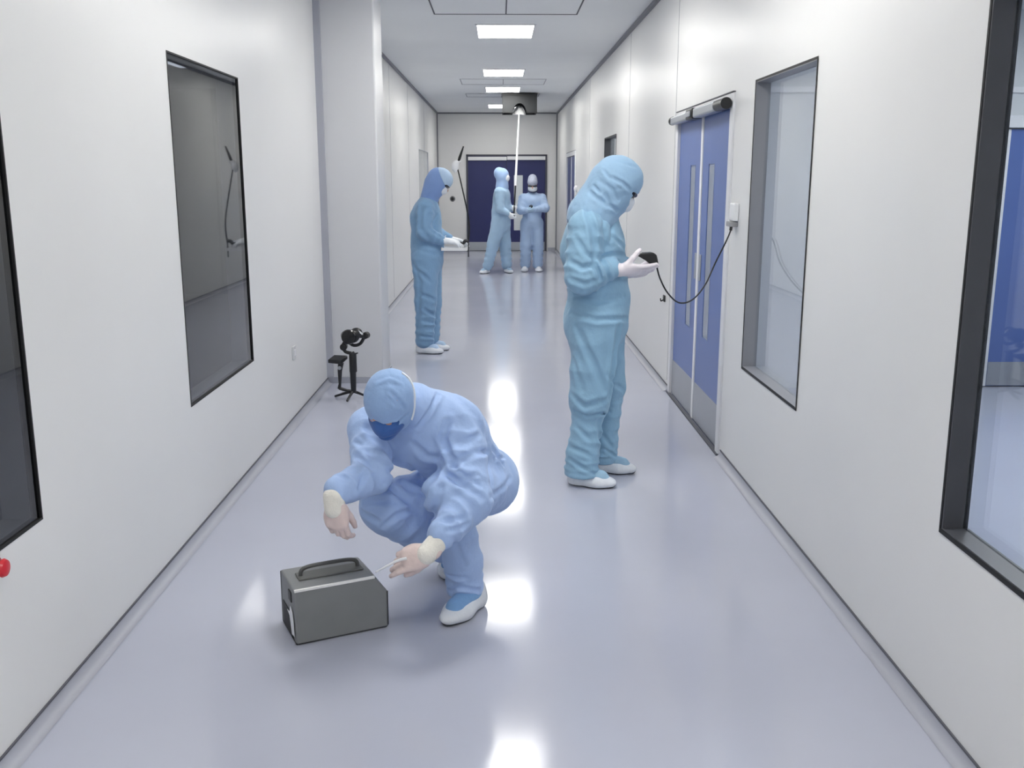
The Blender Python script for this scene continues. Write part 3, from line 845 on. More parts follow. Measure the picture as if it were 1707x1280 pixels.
# ================================================================== standing person by the blue door
def person_door():
    c = cloth('teal_blue_cloth', (140, 177, 203))
    ch = cloth('teal_blue_hood', (148, 180, 208))
    p = thing('person', 'person in blue hooded coveralls standing near the blue double door, reading a black device', 'person', (0.52, 5.0, 0))
    J = dict(pelvis=V(0.515, 5.03, .90), waist=V(0.525, 5.03, 1.02), chest=V(0.485, 5.03, 1.27), neck=V(0.52, 5.02, 1.44), head=V(0.605, 4.99, 1.565),
             shR=V(0.435, 4.88, 1.36), shL=V(0.485, 5.19, 1.36), elR=V(0.410, 4.85, 1.115), elL=V(0.50, 5.25, 1.12),
             wrR=V(0.595, 4.87, 1.158), wrL=V(0.68, 5.06, 1.15),
             hipR=V(0.50, 4.95, .88), hipL=V(0.54, 5.12, .88), knR=V(0.475, 4.94, .47), knL=V(0.60, 5.13, .47),
             anR=V(0.43, 4.93, .09), anL=V(0.585, 5.17, .09), toeR=V(0.60, 4.885, .03), toeL=V(0.74, 5.14, .03))
    fw = nrm(V(0.78, -0.12, -0.62)); upv = nrm(V(0.60, -0.05, 0.8))
    make_body(p, J, fw, upv)
    v = Vol(*bounds([q for q in J.values()], 0.18), 0.006)
    v.cap(V(0.515, 5.03, .86), V(0.52, 5.03, 1.00), 0.152, 0.140, k=0.04, flat=((1, 0, 0), 1.08))
    v.cap(V(0.52, 5.03, 1.00), V(0.49, 5.03, 1.25), 0.138, 0.150, k=0.05, flat=((1, 0, 0), 1.05), wr=(0.006, 3, 0.3))
    v.cap(V(0.47, 5.03, 1.24), V(0.49, 5.03, 1.34), 0.145, 0.115, k=0.06)
    v.cap(V(0.455, 4.93, 1.335), V(0.47, 5.14, 1.335), 0.098, 0.098, k=0.06)
    v.cap(V(0.49, 5.03, 1.34), V(0.53, 5.02, 1.43), 0.11, 0.075, k=0.05)
    v.ell(V(0.445, 5.03, 0.86), (0.10, 0.14, 0.12), k=0.05)
    v.cap(J['shR'], J['elR'], 0.088, 0.085, k=0.035, wr=(0.008, 3.5, 0.8))
    v.cap(J['elR'] + V(0.02, 0, 0.0), J['wrR'] + V(-0.03, 0, 0), 0.083, 0.052, k=0.025, wr=(0.012, 3, 2.6))
    v.cap(J['shL'], J['elL'], 0.088, 0.078, k=0.035, wr=(0.008, 3.5, 2.0))
    v.cap(J['elL'], J['wrL'] + V(-0.02, 0.02, 0), 0.076, 0.048, k=0.025, wr=(0.01, 3, 0.6))
    # legs: loose trousers that overhang the boot covers at knee height
    v.cap(J['hipR'], V(0.475, 4.945, .455), 0.128, 0.108, k=0.045, wr=(0.006, 3, 1.2))
    v.cap(J['hipL'], V(0.595, 5.13, .50), 0.122, 0.090, k=0.045, wr=(0.006, 3, 0.2))
    v.cap(V(0.470, 4.945, .42), V(0.440, 4.93, .17), 0.080, 0.082, k=0.02, wr=(0.005, 4, 0.4))
    v.cap(V(0.440, 4.93, .17), V(0.435, 4.93, .07), 0.082, 0.092, k=0.02, wr=(0.008, 2.5, 0.4))
    v.cap(V(0.600, 5.13, .46), V(0.580, 5.16, .17), 0.070, 0.072, k=0.02, wr=(0.005, 4, 2.4))
    v.cap(V(0.580, 5.16, .17), V(0.575, 5.165, .09), 0.072, 0.076, k=0.02, wr=(0.008, 2.5, 1.4))
    for (q, w, dp) in FOLDS_R: v.fold(q, w, dp)
    v.crumple(0.0028, 22, 11)
    v.plane((0, 0, 0.055), (0, 0, -1))
    v.build('coverall', c, p)
    # hood with cape
    hc = J['head']; u2 = nrm(upv - fw * (upv @ fw)); sd = np.cross(fw, u2)
    v = Vol(*bounds([hc, J['neck']], 0.2), 0.0055)
    v.ell(hc + u2 * 0.034 - fw * 0.016, (0.096, 0.118, 0.108), (sd, fw, u2), k=0.02)
    v.ell(hc - u2 * 0.050 + fw * 0.015, (0.085, 0.094, 0.086), (sd, fw, u2), k=0.04)
    v.cap(hc - fw * 0.045 - u2 * 0.02, V(0.475, 5.02, 1.42), 0.104, 0.118, k=0.06)
    v.cap(V(0.475, 4.98, 1.41), V(0.49, 5.07, 1.41), 0.112, 0.112, k=0.05)
    v.ell(hc + fw * 0.150 - u2 * 0.004, (0.095, 0.074, 0.046), (sd, fw, u2), k=0.01, cut=True)
    for (q, w, dp) in FOLDS_RH: v.fold(q, w, dp)
    v.crumple(0.003, 30, 4)
    v.build('hood', ch, p)
    v = Vol(*bounds([hc], 0.18), 0.0045)
    v.ell(hc + fw * 0.050 - u2 * 0.045, (0.062, 0.064, 0.052), (sd, fw, u2), k=0.0)
    v.cap(hc + fw * 0.098 - u2 * 0.022, hc + fw * 0.100 - u2 * 0.055, 0.018, 0.022, k=0.03)
    v.build('face_mask', MASKW, p)['label'] = 'white face mask'
    v = Vol(*bounds([hc], 0.18), 0.0045)
    v.ell(hc + fw * 0.074 + u2 * 0.016, (0.066, 0.034, 0.021), (sd, fw, u2), k=0.0)
    v.build('goggles', GOGGLE, p)
    # gloves
    gr = mat('pale_glove', (232, 224, 228), 0.45, noise=0.03, nscale=25)
    make_hand(p, J['wrR'] + V(0.01, 0.0, -0.008), V(0.97, 0.14, -0.02), V(0.0, 0.55, 0.83), V(0.1, -0.8, 0.55), size=1.12, curl=(0.12, 0.14, 0.18, 0.2), thumb=(0.3, 0.9), spread=0.01, h=0.0042, glove=gr, sleeve=J['wrR'] + V(-0.04, 0, 0))
    make_hand(p, J['wrL'] + V(0.0, 0.0, -0.03), V(0.80, -0.55, 0.0), V(-0.1, -0.1, 1), V(0.8, 0.6, 0), size=1.0, curl=(0.5, 0.55, 0.6, 0.65), thumb=(0.5, 0.6), h=0.0042, glove=gr, sleeve=J['wrL'] + V(-0.03, 0.03, 0))
    up_ = cloth('instep_teal', (150, 182, 205))
    make_shoe(p, (0.370, 4.955), (0.612, 4.872), up_, hgt=0.06, wid=0.052)
    make_shoe(p, (0.515, 5.185), (0.755, 5.125), up_, hgt=0.06, wid=0.05)
    # the black hand-held meter
    t = thing('handheld_meter', 'black wedge-shaped handheld meter in the gloved hands of the person by the blue door', 'handheld device', (0.76, 4.93, 1.18))
    cpos = V(0.752, 4.915, 1.196)
    prof = [(-0.055, 0.024), (-0.040, 0.034), (0.026, 0.040), (0.044, 0.027), (0.054, -0.016), (0.046, -0.032), (0.024, -0.029), (-0.006, -0.004), (-0.03, 0.010)]
    MB().prism([cpos + V(a, -0.026, b) for a, b in prof], (0, 0.052, 0)).build('meter_body', M_BLACK, t, bevel=0.006, seg=3)
    MB().obox(cpos + V(-0.006, 0, 0.0385), (nrm(V(1, 0, 0.05)), V(0, 1, 0), nrm(V(-0.05, 0, 1))), (0.022, 0.016, 0.002)).build('meter_screen', mat('grey_screen', (92, 98, 108), 0.2), t, bevel=0.001)
    # its cable, sagging to the white wall socket beside the door
    a = cpos + V(0.047, 0, -0.027)
    cab = MB().tube(spline([a, V(0.825, 4.95, 1.10), V(0.875, 5.0, 1.02), V(0.945, 5.05, 0.962), V(1.03, 5.12, 0.968), V(1.11, 5.19, 1.04), V(1.175, 5.26, 1.15), V(1.225, 5.24, 1.27), V(1.262, 5.295, 1.33)], 8), 0.0042, 8)\
        .build('power_cable', M_BLACK, None, smooth=True)
    tag(cab, 'thin black cable sagging from the handheld meter up to the white wall socket', 'cable')

# ================================================================== standing person on the left
def person_left():
    c = cloth('steel_blue_cloth', (128, 164, 198)); chd = cloth('violet_blue_hood', (128, 156, 206)); cl = cloth('pale_cap', (176, 200, 226))
    p = thing('person', 'person in blue coveralls standing past the white column, head bent over a white tray', 'person', (-0.66, 9.0, 0))
    J = dict(pelvis=V(-0.665, 9.0, .90), waist=V(-0.665, 9.0, 1.02), chest=V(-0.675, 9.0, 1.24), neck=V(-0.635, 9.0, 1.42), head=V(-0.545, 8.98, 1.575),
             shR=V(-0.665, 8.85, 1.35), shL=V(-0.64, 9.16, 1.35), elR=V(-0.68, 8.82, 1.12), elL=V(-0.62, 9.18, 1.12),
             wrR=V(-0.495, 8.86, 1.045), wrL=V(-0.44, 9.06, 1.045),
             hipR=V(-0.68, 8.92, .88), hipL=V(-0.65, 9.09, .88), knR=V(-0.68, 8.92, .47), knL=V(-0.64, 9.10, .47),
             anR=V(-0.715, 8.93, .09), anL=V(-0.66, 9.10, .09), toeR=V(-0.54, 8.88, .03), toeL=V(-0.50, 9.07, .03))
    fw = nrm(V(0.80, -0.1, -0.60)); upv = nrm(V(0.60, 0, 0.8))
    make_body(p, J, fw, upv, 0.012)
    v = Vol(*bounds([q for q in J.values()], 0.18), 0.0085)
    v.cap(V(-0.665, 9, .86), V(-0.665, 9, 1.02), 0.145, 0.142, k=0.04)
    v.cap(V(-0.665, 9, 1.00), V(-0.675, 9, 1.25), 0.142, 0.135, k=0.05)
    v.cap(V(-0.675, 9, 1.25), V(-0.65, 9, 1.38), 0.125, 0.085, k=0.06)
    v.cap(V(-0.675, 8.90, 1.335), V(-0.66, 9.11, 1.335), 0.085, 0.085, k=0.05)
    v.cap(J['shR'], J['elR'], 0.074, 0.068, k=0.025, wr=(0.006, 3.5, 0.8))
    v.cap(J['elR'], J['wrR'] + V(-0.03, 0, 0.01), 0.068, 0.045, k=0.02, wr=(0.008, 3, 2.6))
    v.cap(J['shL'], J['elL'], 0.074, 0.068, k=0.025)
    v.cap(J['elL'], J['wrL'] + V(-0.03, 0, 0.01), 0.066, 0.045, k=0.02)
    v.cap(J['hipR'], V(-0.685, 8.93, .47), 0.122, 0.10, k=0.045, wr=(0.006, 3, 1.2))
    v.cap(J['hipL'], V(-0.645, 9.10, .47), 0.115, 0.095, k=0.045)
    v.cap(V(-0.685, 8.93, .47), V(-0.70, 8.93, .12), 0.094, 0.083, k=0.03, wr=(0.009, 5, 0.4))
    v.cap(V(-0.64, 9.10, .47), V(-0.655, 9.10, .12), 0.09, 0.083, k=0.03, wr=(0.009, 5, 1.4))
    for (q, w, dp) in FOLDS_L: v.fold(q, w, dp)
    v.crumple(0.003, 20, 21)
    v.plane((0, 0, 0.05), (0, 0, -1))
    v.build('coverall', c, p)
    hc = J['head']; u2 = nrm(upv - fw * (upv @ fw)); sd = np.cross(fw, u2)
    v = Vol(*bounds([hc, J['neck']], 0.19), 0.0075)
    v.ell(hc + u2 * 0.02 - fw * 0.014, (0.092, 0.110, 0.098), (sd, fw, u2), k=0.02)
    v.ell(hc - u2 * 0.050 + fw * 0.012, (0.078, 0.085, 0.082), (sd, fw, u2), k=0.04)
    v.cap(hc - fw * 0.03 - u2 * 0.05, V(-0.635, 9.0, 1.43), 0.085, 0.085, k=0.04)
    v.ell(hc + fw * 0.145 - u2 * 0.006, (0.095, 0.074, 0.05), (sd, fw, u2), k=0.01, cut=True)
    hood = v.build('hood', chd, p)
    v = Vol(*bounds([hc], 0.2), 0.0075)
    v.ell(hc + u2 * 0.038 + fw * 0.002, (0.092, 0.108, 0.092), (sd, fw, u2), k=0.0)
    v.plane(hc + u2 * 0.045 + fw * 0.0, -(u2 * 0.85 + fw * 0.5))
    v.build('cap', cl, p)['label'] = 'pale blue cap over the forehead'
    v = Vol(*bounds([hc], 0.18), 0.006)
    v.ell(hc + fw * 0.050 - u2 * 0.036, (0.062, 0.064, 0.060), (sd, fw, u2), k=0.0)
    v.build('face_mask', MASKW, p)
    v = Vol(*bounds([hc], 0.18), 0.006)
    v.ell(hc + fw * 0.074 + u2 * 0.012, (0.066, 0.035, 0.022), (sd, fw, u2), k=0.0)
    v.build('goggles', GOGGLE, p)
    gw = mat('white_glove', (232, 236, 240), 0.5)
    make_hand(p, J['wrR'] + V(0, 0, 0.005), V(0.95, 0.12, -0.10), V(0, 0.3, -1), V(0, 1, 0.2), size=1.0, curl=(0.3, 0.35, 0.4, 0.45), thumb=(0.5, 0.4), h=0.006, glove=gw, sleeve=J['wrR'] + V(-0.05, 0, 0.02))
    make_hand(p, J['wrL'], V(0.95, -0.12, -0.12), V(0, -0.3, -1), V(0, -1, 0.2), size=1.0, curl=(0.3, 0.35, 0.4, 0.45), thumb=(0.5, 0.4), h=0.006, glove=gw, sleeve=J['wrL'] + V(-0.05, 0, 0.02))
    make_shoe(p, (-0.78, 8.945), (-0.525, 8.885), cl, hgt=0.05, wid=0.05, h=0.007)
    make_shoe(p, (-0.72, 9.11), (-0.475, 9.07), cl, hgt=0.05, wid=0.05, h=0.007)
    # white tray carried in both hands
    t = thing('sample_tray', 'white shallow tray held at waist height by the person past the column', 'tray', (-0.40, 8.96, 0.97))
    MB().box(-0.53, -0.290, 8.86, 9.06, 0.958, 0.966).build('tray_base', M_WHITE, t, bevel=0.003)
    MB().box(-0.53, -0.290, 8.855, 8.863, 0.958, 0.986).box(-0.53, -0.290, 9.057, 9.065, 0.958, 0.986).box(-0.53, -0.522, 8.863, 9.057, 0.958, 0.986).box(-0.298, -0.290, 8.863, 9.057, 0.958, 0.986)\
        .build('tray_rim', M_WHITE, t, bevel=0.002)
    # telescopic probe: black curved rod, white head, black antenna
    t = thing('telescopic_probe', 'black curved probe rod with a white head rising from the white tray', 'probe', (-0.29, 8.9, 1.0))
    r = spline([V(-0.286, 8.9, 1.03), V(-0.276, 8.9, 1.10), V(-0.276, 8.9, 1.22), V(-0.300, 8.9, 1.36), V(-0.352, 8.9, 1.60), V(-0.376, 8.9, 1.70)], 8)
    MB().tube(r, [0.0085 - 0.003 * i / len(r) for i in range(len(r))], 10).build('rod', M_BLACK, t, smooth=True)
    v = Vol((-0.46, 8.82, 1.64), (-0.30, 8.98, 1.80), 0.005)
    v.ell(V(-0.393, 8.9, 1.712), (0.032, 0.03, 0.042), k=0.01)
    v.cap(V(-0.385, 8.9, 1.745), V(-0.352, 8.9, 1.752), 0.018, 0.012, k=0.015)
    v.cap(V(-0.40, 8.9, 1.685), V(-0.395, 8.9, 1.665), 0.02, 0.012, k=0.02)
    v.build('probe_head', M_WHITE, t)
    MB().tube([V(-0.366, 8.9, 1.745), V(-0.352, 8.9, 1.79), V(-0.318, 8.9, 1.885)], [0.012, 0.013, 0.006], 10).build('antenna', M_BLACK, t, smooth=True)
    MB().tube(spline([V(-0.385, 8.9, 1.02), V(-0.355, 8.9, 1.03), V(-0.33, 8.9, 1.025), V(-0.31, 8.9, 1.045), V(-0.284, 8.9, 1.045)], 5), [0.008] * 10 + [0.016] * 11, 10).build('clamp', M_BLACK, t, smooth=True)
    MB().box(-0.288, -0.278, 8.895, 8.905, 0.90, 1.03).build('bracket', M_BLACK, t)

# ================================================================== two distant persons
def person_pole():
    c = cloth('pale_blue_cloth', (156, 184, 210)); c2 = cloth('pale_blue_cap', (156, 182, 220))
    p = thing('person', 'distant person seen from the side in pale blue coveralls, holding up the white pole', 'person', (0.0, 16.8, 0))
    J = dict(pelvis=V(0.03, 16.8, .90), waist=V(0.04, 16.8, 1.0), chest=V(0.045, 16.8, 1.27), neck=V(0.055, 16.8, 1.48), head=V(0.075, 16.8, 1.645),
             shR=V(0.0, 16.63, 1.38), shL=V(0.09, 16.97, 1.38), elR=V(0.02, 16.58, 1.10), elL=V(0.15, 16.98, 1.12),
             wrR=V(0.17, 16.56, 1.02), wrL=V(0.225, 16.8, 1.10),
             hipR=V(0.0, 16.72, .88), hipL=V(0.06, 16.88, .88), knR=V(-0.11, 16.72, .48), knL=V(0.10, 16.90, .48),
             anR=V(-0.22, 16.74, .09), anL=V(0.14, 16.90, .09), toeR=V(-0.31, 16.62, .03), toeL=V(0.20, 16.74, .03))
    fw = nrm(V(0.75, -0.5, 0.0)); upv = nrm(V(0.0, 0, 1))
    make_body(p, J, fw, upv, 0.014)
    v = Vol(*bounds([q for q in J.values()], 0.17), 0.012)
    v.cap(V(0.03, 16.8, .84), V(0.035, 16.8, 1.05), 0.165, 0.155, k=0.04)
    v.cap(V(0.035, 16.8, 1.05), V(0.045, 16.8, 1.30), 0.155, 0.15, k=0.05)
    v.cap(V(0.02, 16.68, 1.36), V(0.08, 16.92, 1.36), 0.095, 0.095, k=0.06)
    v.cap(V(0.045, 16.8, 1.36), V(0.055, 16.8, 1.48), 0.10, 0.07, k=0.05)
    v.cap(J['shR'], J['elR'], 0.082, 0.072, k=0.03, wr=(0.006, 3, 0.8))
    v.cap(J['elR'], J['wrR'] + V(-0.03, 0, 0.01), 0.07, 0.05, k=0.02)
    v.cap(J['shL'], J['elL'], 0.08, 0.07, k=0.03); v.cap(J['elL'], J['wrL'], 0.07, 0.05, k=0.02)
    v.cap(J['hipR'], J['knR'], 0.13, 0.105, k=0.04); v.cap(J['hipL'], J['knL'], 0.125, 0.105, k=0.04)
    v.cap(J['knR'], V(-0.20, 16.74, .13), 0.10, 0.085, k=0.02, wr=(0.008, 4, 0.8)); v.cap(J['knL'], V(0.13, 16.90, .13), 0.10, 0.085, k=0.02, wr=(0.008, 4, 0.8))
    v.crumple(0.004, 18, 31); v.plane((0, 0, 0.05), (0, 0, -1))
    v.build('coverall', c, p)
    hc = J['head']; u2 = upv; sd = np.cross(fw, u2)
    v = Vol(*bounds([hc], 0.26), 0.009)
    v.ell(hc + V(-0.015, 0, 0.01), (0.10, 0.11, 0.125), (sd, fw, u2), k=0.02)
    v.ell(hc + V(-0.075, 0.02, 0.045), (0.09, 0.09, 0.105), k=0.02)
    v.cap(hc + V(-0.02, 0, -0.05), V(0.05, 16.8, 1.46), 0.098, 0.112, k=0.04)
    v.ell(hc + fw * 0.145 + u2 * 0.01, (0.055, 0.06, 0.05), (sd, fw, u2), k=0.01, cut=True)
    v.build('hood', c2, p)
    v = Vol(*bounds([hc], 0.2), 0.009)
    v.ell(hc + fw * 0.045 - u2 * 0.03, (0.068, 0.07, 0.068), (sd, fw, u2), k=0.0)
    v.build('face_mask', MASKW, p)
    gw = mat('white_glove', (232, 236, 240), 0.5)
    make_hand(p, J['wrR'] + V(0.0, 0, 0), V(0.55, 0.25, -0.75), V(0.4, 0.6, 0.1), V(0.8, 0.2, 0.4), size=1.05, curl=(0.9, 1.0, 1.0, 1.1), thumb=(0.5, 0.8), h=0.008, glove=gw, sleeve=J['wrR'] + V(-0.04, 0, 0.03))
    make_hand(p, J['wrL'] + V(0.0, -0.03, 0), V(0.15, -0.98, 0.1), V(0.9, 0.2, 0.1), V(0.2, 0, 1), size=1.0, curl=(1.0, 1.1, 1.1, 1.2), thumb=(0.5, 0.8), h=0.008, glove=gw, sleeve=J['wrL'])
    make_shoe(p, (-0.19, 16.84), (-0.325, 16.60), c, hgt=0.05, wid=0.052, h=0.009)
    make_shoe(p, (0.115, 16.95), (0.215, 16.70), c, hgt=0.05, wid=0.052, h=0.009)
    # air-capture hood on a pole
    t = thing('ceiling_capture_hood', 'black boxy capture hood with white cone held under the ceiling on a white pole', 'capture hood', (0.30, 16.5, 0))
    x0, x1, y0, y1, z0, z1 = 0.058, 0.648, 17.0, 17.6, 2.70, 2.995
    w = 0.02
    bx = MB()
    xm, rr, n = 0.350, 0.115, 14
    for yy in (y0, y1 - w):
        for i in range(n):
            a0, a1 = math.pi * i / n, math.pi * (i + 1) / n
            xa, xb = xm - rr * math.cos(a0), xm - rr * math.cos(a1)
            za, zb = z0 + rr * 1.35 * math.sin(a0), z0 + rr * 1.35 * math.sin(a1)
            bx.prism([(xa, yy, za), (xb, yy, zb), (xb, yy, z1), (xa, yy, z1)], (0, w, 0))
        bx.box(x0, xm - rr, yy, yy + w, z0, z1).box(xm + rr, x1, yy, yy + w, z0, z1)
    bx.box(x0, x0 + w, y0 + w, y1 - w, z0, z1).box(x1 - w, x1, y0 + w, y1 - w, z0, z1)
    bx.build('hood_shell', mat('charcoal_panel', (30, 33, 36), 0.6, noise=0.06), t)
    MB().box(x0 - 0.012, x1 + 0.012, y0 - 0.012, y1 + 0.012, z1, z1 + 0.02).build('hood_rim', M_BLACK, t)
    MB().box(x0 - 0.004, xm - rr, y0 - 0.006, y0, z0 - 0.004, z0 + 0.014).build('bottom_edge', M_BLACK, t)
    MB().box(xm + rr, x1 + 0.004, y0 - 0.006, y0, z0 - 0.004, z0 + 0.014).build('bottom_edge', M_BLACK, t)
    MB().lathe((xm, 17.28, z0 - 0.02), (0, 0, 1), [(0, 0.115), (0.05, 0.10), (0.12, 0.055), (0.16, 0.02), (0.165, 0.001)], 28).build('cone', M_WHITE, t, smooth=True)
    pa, pb = V(0.350, 17.20, 2.78), V(0.250, 16.62, 0.98)
    MB().tube([pa, pa + (pb - pa) * 0.5, pa + (pb - pa) * 0.72], [0.013, 0.019, 0.022], 14).build('pole', M_WHITE, t, smooth=True)
    q = pa + (pb - pa) * 0.72
    MB().tube([q, pb], [0.014, 0.014], 12).build('pole_grip', M_BLACK, t, smooth=True)

def person_facing():
    c = cloth('grey_blue_cloth', (160, 182, 212)); c2 = mat('patterned_cap', (160, 166, 182), 0.8, noise=0.25, nscale=60)
    p = thing('person', 'distant person facing the camera before the navy doors, holding a small black device', 'person', (0.57, 17.1, 0))
    J = dict(pelvis=V(0.57, 17.1, .86), waist=V(0.57, 17.1, .98), chest=V(0.575, 17.1, 1.20), neck=V(0.58, 17.09, 1.38), head=V(0.58, 17.06, 1.50),
             shR=V(0.415, 17.1, 1.27), shL=V(0.745, 17.1, 1.27), elR=V(0.375, 17.0, 1.06), elL=V(0.80, 17.0, 1.10),
             wrR=V(0.47, 16.88, 1.065), wrL=V(0.63, 16.88, 1.08),
             hipR=V(0.485, 17.1, .84), hipL=V(0.66, 17.1, .84), knR=V(0.47, 17.1, .46), knL=V(0.68, 17.1, .46),
             anR=V(0.46, 17.12, .09), anL=V(0.68, 17.12, .09), toeR=V(0.435, 16.95, .03), toeL=V(0.70, 16.95, .03))
    fw = nrm(V(-0.05, -0.9, -0.35)); upv = V(0, 0, 1)
    make_body(p, J, fw, upv, 0.014)
    v = Vol(*bounds([q for q in J.values()], 0.17), 0.012)
    v.cap(V(0.53, 17.1, .84), V(0.61, 17.1, .84), 0.125, 0.125, k=0.04)
    v.cap(V(0.54, 17.1, .90), V(0.54, 17.1, 1.20), 0.125, 0.14, k=0.04); v.cap(V(0.61, 17.1, .90), V(0.61, 17.1, 1.20), 0.125, 0.14, k=0.04)
    v.cap(V(0.45, 17.1, 1.25), V(0.70, 17.1, 1.25), 0.092, 0.092, k=0.05)
    v.cap(V(0.575, 17.1, 1.26), V(0.58, 17.09, 1.36), 0.10, 0.065, k=0.05)
    for s_ in 'RL':
        v.cap(J['sh' + s_], J['el' + s_], 0.078, 0.07, k=0.03, wr=(0.006, 3, 0.8))
        v.cap(J['el' + s_], J['wr' + s_], 0.068, 0.048, k=0.02, wr=(0.006, 3, 0.3))
        v.cap(J['hip' + s_], J['kn' + s_], 0.115, 0.10, k=0.03)
        v.cap(J['kn' + s_], J['an' + s_] + V(0, 0, 0.03), 0.10, 0.085, k=0.02, wr=(0.008, 4, 0.8))
    v.crumple(0.004, 18, 37); v.plane((0, 0, 0.05), (0, 0, -1))
    v.build('coverall', c, p)
    hc = J['head']; u2 = nrm(upv - fw * (upv @ fw)); sd = np.cross(fw, u2)
    v = Vol(*bounds([hc], 0.2), 0.008)
    v.ell(hc + u2 * 0.04 - fw * 0.01, (0.088, 0.108, 0.095), (sd, fw, u2), k=0.02)
    v.cap(hc + V(0, 0.01, 0.02), hc + V(0, 0.01, 0.10), 0.075, 0.078, k=0.02)
    v.plane(hc + u2 * 0.018, -u2)
    v.build('cap', c2, p)['label'] = 'grey patterned cap'
    v = Vol(*bounds([hc], 0.2), 0.008)
    v.cap(hc + fw * 0.078 + u2 * 0.006 - sd * 0.06, hc + fw * 0.078 + u2 * 0.006 + sd * 0.06, 0.018, k=0.0)
    v.build('goggles', GOGGLE, p)
    v = Vol(*bounds([hc], 0.2), 0.008)
    v.ell(hc + fw * 0.03 - u2 * 0.055, (0.082, 0.08, 0.068), (sd, fw, u2), k=0.0)
    v.build('face_mask', MASKW, p)
    col = []
    for i in range(17):
        a = math.pi * i / 16
        col.append(V(0.58 - 0.078 * math.cos(a), 17.08 - 0.085 * math.sin(a), 1.405 - 0.035 * math.sin(a)))
    MB().tube(col, 0.012, 8).build('neck_strap', mat('dark_strap', (50, 60, 86), 0.6), p, smooth=True)
    gw = mat('white_glove', (232, 236, 240), 0.5)
    make_hand(p, J['wrR'], V(0.85, -0.2, -0.05), V(0, 0.6, 0.5), V(0, 0, 1), size=0.95, curl=(0.5, 0.5, 0.6, 0.6), h=0.008, glove=cloth('glove_blue', (170, 196, 220)), sleeve=J['wrR'] + V(-0.03, 0, 0))
    make_hand(p, J['wrL'], V(-0.85, -0.2, -0.05), V(0, 0.6, 0.5), V(0, 0, 1), size=0.95, curl=(0.5, 0.5, 0.6, 0.6), h=0.008, glove=cloth('glove_blue', (170, 196, 220)), sleeve=J['wrL'] + V(0.03, 0, 0))
    make_shoe(p, (0.465, 17.19), (0.43, 16.92), SHOEW, hgt=0.05, wid=0.052, h=0.009)
    make_shoe(p, (0.68, 17.19), (0.705, 16.92), SHOEW, hgt=0.05, wid=0.052, h=0.009)
    t = thing('pocket_recorder', 'small black device held by the distant person facing the camera', 'handheld device', (0.55, 16.86, 1.13))
    MB().obox((0.548, 16.855, 1.13), (V(1, 0, 0), nrm(V(0, 1, 0.5)), nrm(V(0, -0.5, 1))), (0.032, 0.012, 0.02)).build('recorder_body', M_BLACK, t, bevel=0.004)
    MB().obox((0.548, 16.845, 1.155), (V(1, 0, 0), nrm(V(0, 1, 0.5)), nrm(V(0, -0.5, 1))), (0.02, 0.01, 0.003)).build('recorder_screen', mat('grey_screen', (92, 98, 108), 0.2), t)
